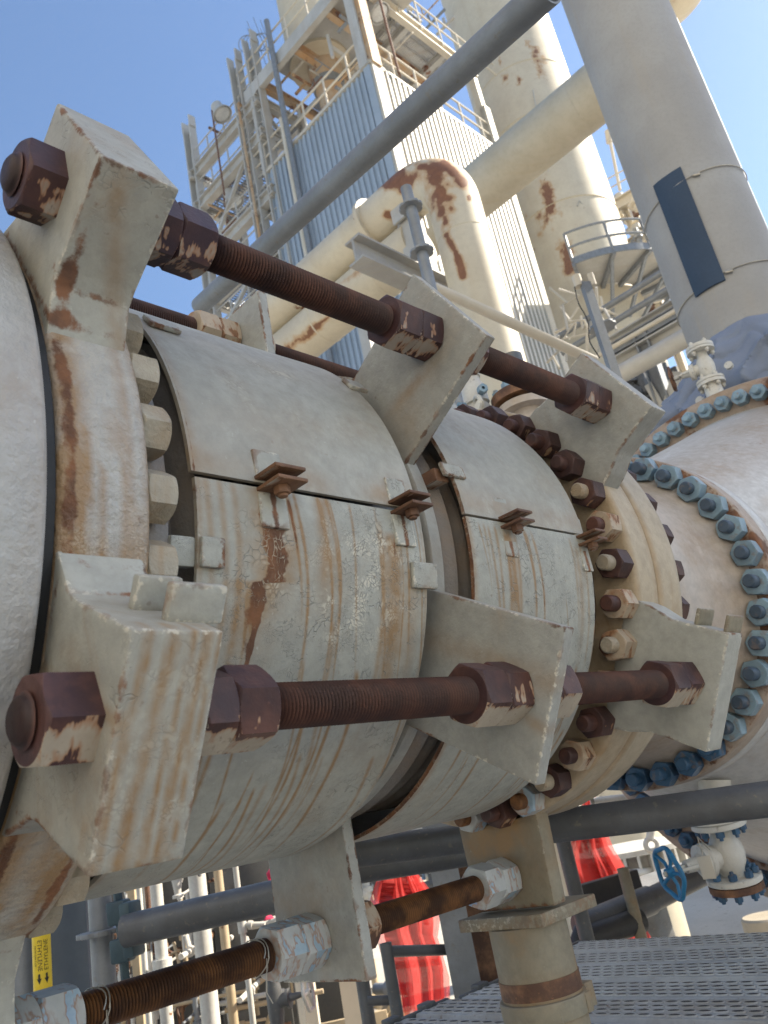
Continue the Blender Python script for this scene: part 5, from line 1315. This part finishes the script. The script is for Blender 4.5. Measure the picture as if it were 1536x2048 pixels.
# scaffold guard rail with netting
pa = at(783, 1960, d=5.4)
t = standard('short scaffold post in front of the left red net', V((pa.x, pa.y, GZ)), V((pa.x, pa.y, at(770, 1885, d=5.4).z)), .032*1.1, M['galv_old'], ())
tube_thing('scaffold_tube', 'short level tube in front of the left red net', 'tube', at(775, 1903, d=5.4), at(905, 1899, d=5.7), .031, M['galv_old'], GS)
tube_thing('scaffold_tube', 'low level tube by the dark scaffold post', 'tube', at(735, 2002, d=5.5), at(790, 2000, d=5.5), .026, M['galv_old'], GS)
def net(label, outline, d0, d1, folds, seed):
    """outline: list of (v, left u, right u) rows from top to bottom"""
    r = random.Random(seed); ph = r.uniform(0, 6)
    def fn(i, j):
        f = j*(len(outline)-1); k = min(int(f), len(outline)-2); t = f-k
        v = outline[k][0]+(outline[k+1][0]-outline[k][0])*t; a = outline[k][1]+(outline[k+1][1]-outline[k][1])*t; b = outline[k][2]+(outline[k+1][2]-outline[k][2])*t
        d = d0+(d1-d0)*i + .17*math.sin(i*folds+ph+2*j+math.sin(i*9)) + .05*math.sin(i*folds*1.9+j*3) + .05*math.sin(j*5+i*4)
        return at(a+(b-a)*i+4*math.sin(j*9+i*3), v+5*math.sin(i*7+ph), d=d)
    mb = MB(); mb.grid(fn, 110, 70)
    mb.grid(lambda i, j: fn(.12+.8*((i*1.0+.06*math.sin(j*8)) % 1.0), min(1, j*.97)) + FWD*(.10+.07*math.sin(i*17+j*5)), 70, 50)
    o = mb.build('safety_net', M['net'], None, sharp=180, fix=False)
    tag(o, label, 'net', 'red safety nets'); return o
net('red mesh net draped behind the left scaffold post', [(1722, 790, 815), (1745, 752, 842), (1800, 740, 880), (1870, 755, 872), (1950, 772, 902), (2060, 796, 908)], 7.3, 8.0, 22, 1)
net('red mesh net gathered to a point right of the support', [(1596, 1172, 1192), (1650, 1146, 1214), (1700, 1140, 1228), (1760, 1142, 1262), (1840, 1146, 1288), (1920, 1150, 1330)], 8.2, 8.8, 20, 2)

# ------------------------------------------------------------------ perforated scaffold planks
DZ = -.95
def plank(label, x0, x1, y0, y1, mat, seed):
    t = thing('scaffold_plank', label, 'plank', ((x0+x1)/2, (y0+y1)/2, DZ), 'perforated steel planks')
    xw = x1-x0; mb = MB()
    prof = [(x0+.004, DZ-.10), (x0+.004, DZ-.004), (x0+.012, DZ), (x0+xw*.44, DZ), (x0+xw*.455, DZ-.016), (x0+xw*.545, DZ-.016), (x0+xw*.56, DZ), (x1-.012, DZ), (x1-.004, DZ-.004), (x1-.004, DZ-.10)]
    for y in (y0, y1):
        for x, z in prof: mb.v.append(V((x, y, z)))
    k = len(prof)
    for i in range(k-1): mb.f.append([i, i+1, k+i+1, k+i]); mb.m.append(0)
    hm_ = mb
    mb = MB(); mb.box(((x0+x1)/2, y1+.012, DZ-.03), (xw*.97, .03, .075)); mb.box(((x0+x1)/2-.12, y1+.02, DZ+.01), (.09, .06, .03)); mb.box(((x0+x1)/2+.14, y1+.02, DZ+.01), (.09, .06, .03)); mb.build('end_hook', M['galv_old'], t, bevel=.006)
    # rows of punched, raised holes: dark eyes with a small lip
    hb = lipb = hm_; px, py = .060, .070
    nx = int(xw*.40/px); ny = int((y1-y0)/py)
    for side in (0, 1):
        for i in range(nx):
            for j in range(ny):
                x = x0 + xw*(.04 if side == 0 else .58) + (i+.5)*px*1.0; y = y0+(j+.5+.5*(i % 2))*py
                if y > y1-.02: continue
                c = V((x, y, DZ)); n = 8
                hb.mat(1).add([c+V((.015*math.cos(2*PI*q/n), .027*math.sin(2*PI*q/n), .0035)) for q in range(n)], [tuple(range(n))])
                lipb.mat(0); base = len(lipb.v)
                for rr, zz in ((1.5, .0), (1.28, .006), (1.0, .004)):
                    for q in range(n): lipb.v.append(c+V((.015*rr*math.cos(2*PI*q/n), .027*rr*math.sin(2*PI*q/n), zz)))
                for a in range(2):
                    for q in range(n): lipb.f.append([base+a*n+q, base+a*n+(q+1) % n, base+(a+1)*n+(q+1) % n, base+(a+1)*n+q]); lipb.m.append(0)
    hm_.build('tray', [mat, M['dark']], t, sharp=25, fix=False)
    return t
plank('far perforated plank, the one under the concrete view', 4.23, 4.84, .2, 3.46, M['deck'], 1)
plank('middle perforated plank with a pale centre groove', 3.61, 4.22, .2, 3.43, M['deck'], 2)
plank('near perforated plank with rust specks at the bottom edge', 2.99, 3.60, .2, 3.50, M['deck_old'], 3)
for k, y in enumerate((.9, 2.6)):
    tube_thing('scaffold_bearer', 'tube carrying the planks, %s' % ('close to the post' if k else 'off the right edge'), 'tube', (2.6, y, DZ-.165), (5.2, y, DZ-.165), .055, M['galv_old'])

# ------------------------------------------------------------------ drain valve with blue wheel
vx = 3.86
vt, d = flanged_valve('gate_valve', 'ivory valve with a blue handwheel and blue bolts at the right', at(1438, 1652, X=3.80), at(1470, 1762, X=3.83), .074, M['ivory'], M['bolt_deep_shade'], (-.82, .56, -.08), M['wheel_blue'], .105, m_low=M['rustplain'])
mb = MB(); mb.tube(at(1428, 1560, X=3.82), at(1440, 1650, X=3.80), .072, 28); mb.build('pipe_stub', M['ivory'], vt)
q = at(1413, 1735, X=3.5); mb = MB(); mb.box(q, (.004, .06, .09)); o = mb.build('metal_tag', M['trim'], None, bevel=.002); tag(o, 'small square metal tag hanging from the blue wheeled valve', 'tag')
mb = MB(); mb.path([q+V((0, 0, .045)), q+V((.0, .0, .12)), at(1420, 1700, X=3.6)], .003, 5); mb.build('tag_wire', M['wire'], o).location = (0, 0, 0)

# ------------------------------------------------------------------ black frame, angled plank and odd steel, lower right
bf = thing('black_barrier', 'black steel toe board and tubes in front of the right red net', 'barrier', tuple(at(1200, 1830, d=7)))
for (u0, v0, u1, v1, d0, d1, r) in ((1160, 1858, 1300, 1800, 6.6, 7.0, .10), (1290, 1806, 1420, 1740, 7.0, 7.4, .085), (1165, 1880, 1280, 1840, 6.5, 6.8, .085)):
    mb = MB(); mb.tube(at(u0, v0, d=d0), at(u1, v1, d=d1), r, 20); mb.build('tube', M['galv_old'] if v0 != 1880 else M['dark'], bf)
a_, b_ = at(1150, 1808, d=7.2), at(1278, 1770, d=7.5); mb = MB(); mb.beam(a_, b_, .10, .24, (0, 0, 1)); mb.build('toe_board', M['dark'], bf, bevel=.01)
q = at(1262, 1800, d=6.7); mb = MB(); mb.tube((q.x, q.y, GZ), (q.x, q.y, at(1240, 1736, d=6.7).z), .042, 20, hollow=True); mb.build('post', M['support'], bf)
q = at(1150, 1780, d=6.2); mb = MB(); mb.tube((q.x, q.y, GZ), (q.x, q.y, at(1130, 1660, d=6.2).z), .05, 20); mb.build('post', M['galv_old'], bf)
mb = MB(); mb.path([at(1165, 1860, d=6.55), at(1158, 1880, d=6.5), at(1160, 1905, d=6.5)], .06, 14); mb.build('elbow', M['dark'], bf)
pk = thing('steel_plank', 'light perforated plank leaning beyond the black barrier', 'plank', tuple(at(1320, 1760, d=9)))
P4 = [at(*q_, d=dd) for q_, dd in (((1278, 1765), 8.9), ((1385, 1728), 9.9), ((1402, 1748), 9.4), ((1282, 1790), 8.4))]
mb = MB(); n_ = (P4[1]-P4[0]).cross(P4[3]-P4[0]).normalized(); mb.add(P4+[p-n_*.05 for p in P4], [(0, 1, 2, 3), (7, 6, 5, 4), (0, 4, 5, 1), (1, 5, 6, 2), (2, 6, 7, 3), (3, 7, 4, 0)]); mb.mat(1); up_n = n_ if n_.z > 0 else -n_
for i in range(14):
    for j in range(4):
        p = (P4[0]*(1-(i+.5)/14)+P4[1]*((i+.5)/14))*(1-(j+.5)/4)+(P4[3]*(1-(i+.5)/14)+P4[2]*((i+.5)/14))*((j+.5)/4)+up_n*.004
        e1 = (P4[1]-P4[0]).normalized(); e2 = (P4[3]-P4[0]).normalized(); mb.add([p+e1*.02*math.cos(k)+e2*.014*math.sin(k) for k in [2*PI*t/8 for t in range(8)]], [tuple(range(8))])
mb.build('tray', [M['galv'], M['dark']], pk, smooth=False, fix=False)
# white ribbed ring (motor end) and lifting eye
c = at(1262, 1705, d=12.0); rm = thing('ribbed_housing', 'white ribbed housing beyond the blue handwheel', 'machine', (c.x, c.y, GZ))
mb = MB(); mb.lathe((c.x, c.y, c.z-.25), (0, 0, 1), [(-.25, .01), (-.25, .75), (-.2, .80), (0, .80), (.02, .66), (.24, .66), (.26, .80), (.32, .80), (.34, .6), (.36, .01)], 56)
for k in range(30):
    w = 2*PI*k/30; o_ = V((math.cos(w), math.sin(w), 0)); mb.beam(V((c.x, c.y, c.z-.25))+o_*.72, V((c.x, c.y, c.z+.02))+o_*.72, .035, .16, up=o_)
mb.build('housing', M['pipe_white'], rm, sharp=40)
mb = MB(); mb.lathe((c.x, c.y, GZ), (0, 0, 1), [(0, .01), (0, .3), (c.z-.5-GZ, .25)], 40); mb.build('pedestal', M['galv_old'], rm)
q = at(1303, 1690, d=10.9); mb = MB(); mb.ring(q, (.7, .68, 0), .07, .03, 20, 10); mb.path([q+V((0, 0, .06)), q+V((.03, -.03, .16)), q+V((.08, -.08, .3))], [.045, .05, .06], 12); mb.build('lifting_eye', M['pipe_white'], rm)
tube_thing('pale_pipe', 'pinkish white pipe below the blue vessel bolts', 'pipe', at(1185, 1603, d=8), at(1320, 1588, d=8.6), .034, M['pipe_white'])
tube_thing('pale_pipe', 'pale pipe lying behind the leaning light plank', 'pipe', at(1225, 1752, d=11), at(1350, 1737, d=11.6), .05, M['pipe_white'])
q = at(1535, 1830, d=15); mb = MB(); mb.lathe((q.x, q.y, GZ), (0, 0, 1), [(0, .01), (0, .42), (q.z-GZ-.03, .40), (q.z-GZ, .37), (q.z-GZ, .01)], 40); o = mb.build('concrete_plinth', M['plinth'], None, sharp=35); tag(o, 'round concrete plinth at the right behind the rusty flange', 'plinth')

# nozzle and small valve peeping over the bolted ring
nz = thing('nozzle', 'small rusty flanged nozzle with blue bolts above the ring nuts', 'nozzle', (3.1, AX.y, 1.2))
q = at(1047, 806, Y=AX.y)
mb = MB(); mb.tube((q.x, q.y, 1.18), (q.x, q.y, q.z+.0), .075, 28); mb.lathe((q.x, q.y, q.z-.055), (0, 0, 1), [(0, .05), (0, .135), (.035, .135), (.035, .05)], 40); mb.build('neck', M['neck'], nz, sharp=40)
mb = MB(); mb.lathe((q.x, q.y, q.z), (0, 0, 1), [(0, .05), (0, .15), (.045, .15), (.045, .05)], 40); mb.build('flange', M['rustplain'], nz, sharp=40)
mb = MB(); t2 = at(1022, 740, Y=AX.y); mb.tube((q.x, q.y, q.z+.04), (q.x, q.y, q.z+.26), .055, 24); mb.build('riser', M['galv_old'], nz)
for k in range(8):
    w = 2*PI*k/8; p = V((q.x+.118*math.cos(w), q.y+.118*math.sin(w), q.z+.045)); mb = MB(); mb.nut(p, (0, 0, 1), .020, .03, .01, 9*k); mb.tube(p+V((0, 0, .03)), p+V((0, 0, .045)), .012, 10); mb.build('bolt', M['bolt_blue'], nz, sharp=30)
q = at(952, 800, Y=AX.y+.2)
bv = thing('ball_valve', 'white little valve beside the dark tie plate edge', 'valve', tuple(q))
mb = MB(); b0 = V((q.x, q.y, q.z-.18)); mb.lathe(b0, (0, 0, 1), [(0, .01), (0, .045), (.06, .045), (.065, .06), (.13, .062), (.15, .05), (.155, .064), (.25, .06), (.27, .045), (.30, .042), (.305, .05), (.34, .05), (.345, .034), (.40, .034), (.40, .01)], 24); mb.build('body', M['ivory'], bv, sharp=35)
mb = MB(); mb.ring(b0+V((-.06, -.05, .12)), (.7, -.5, .2), .035, .012, 16, 8); mb.tube(b0+V((0, 0, .12)), b0+V((-.10, -.08, .10)), .014, 10); mb.beam(b0+V((-.1, -.08, .1)), b0+V((-.1, -.02, .0)), .015, .03); mb.build('lever', M['ivory'], bv)
for k in range(5):
    p = b0+V((.085*math.cos(k*1.25+.4), .085*math.sin(k*1.25+.4), .13+.05*(k % 2))); mb = MB(); mb.nut(p, (math.cos(k*1.25+.4), math.sin(k*1.25+.4), 0), .022, .035, .008, 0); mb.build('bolt', M['bolt_blue'], bv, sharp=30)
# ------------------------------------------------------------------ thin bright haze
hm = bpy.data.materials.new('haze_air'); hm.use_nodes = True; nt_ = hm.node_tree; nt_.nodes.clear()
ho = nt_.nodes.new('ShaderNodeOutputMaterial'); pv = nt_.nodes.new('ShaderNodeVolumePrincipled')
pv.inputs['Color'].default_value = (.95, .96, 1, 1); pv.inputs['Density'].default_value = .0002; pv.inputs['Anisotropy'].default_value = .3
nt_.links.new(pv.outputs[0], ho.inputs['Volume'])
mb = MB(); mb.box((30, 0, 52), (260, 240, 118)); hz_ = mb.build('haze', hm, None, smooth=False); tag(hz_, 'thin bright haze over the plant', 'haze', kind='stuff')
# ------------------------------------------------------------------ camera, sun, sky
cam = bpy.data.cameras.new('camera'); co_ = bpy.data.objects.new('camera', cam); C.objects.link(co_)
cam.sensor_fit = 'VERTICAL'; cam.sensor_height = 24; cam.sensor_width = 18
cam.lens = FPX/2048*24; cam.clip_start = .02; cam.clip_end = 4000
R3 = Matrix((RIGHT, -DOWN, -FWD)).transposed().to_4x4()
co_.matrix_world = R3
cam.dof.use_dof = True; cam.dof.focus_distance = 2.1; cam.dof.aperture_fstop = cam.lens/4.6
sc.camera = co_
SUN_EL = math.radians(38)
S = V((.813, -.582, 0)).normalized()*math.cos(SUN_EL) + V((0, 0, math.sin(SUN_EL)))
sun = bpy.data.lights.new('sun', 'SUN'); sun.energy = 3.6; sun.angle = math.radians(.5); sun.color = (1, .91, .75)
so = bpy.data.objects.new('sun', sun); C.objects.link(so)
so.rotation_euler = S.to_track_quat('Z', 'Y').to_euler()
w = bpy.data.worlds.new('World'); sc.world = w; w.use_nodes = True
nt = w.node_tree; bg = nt.nodes['Background']
sky = nt.nodes.new('ShaderNodeTexSky'); sky.sky_type = 'NISHITA'; sky.sun_disc = False
sky.sun_elevation = SUN_EL; sky.sun_rotation = math.atan2(S.x, S.y)
sky.air_density = 1.2; sky.dust_density = .9; sky.ozone_density = 4.5
nt.links.new(sky.outputs[0], bg.inputs[0]); bg.inputs[1].default_value = .069
sc.view_settings.view_transform = 'Standard'; sc.view_settings.look = 'None'
sc.view_settings.gamma = 1; sc.view_settings.use_curve_mapping = False
sc.view_settings.exposure = 1.8
sc.cycles.max_bounces = 8; sc.cycles.diffuse_bounces = 4; sc.cycles.use_denoising = True; sc.cycles.denoiser = 'OPENIMAGEDENOISE'; sc.cycles.denoising_prefilter = 'NONE'; sc.cycles.denoising_input_passes = 'RGB_ALBEDO_NORMAL'
sc.cycles.sample_clamp_indirect = 4; sc.cycles.caustics_reflective = False; sc.cycles.caustics_refractive = False; sc.cycles.blur_glossy = .5
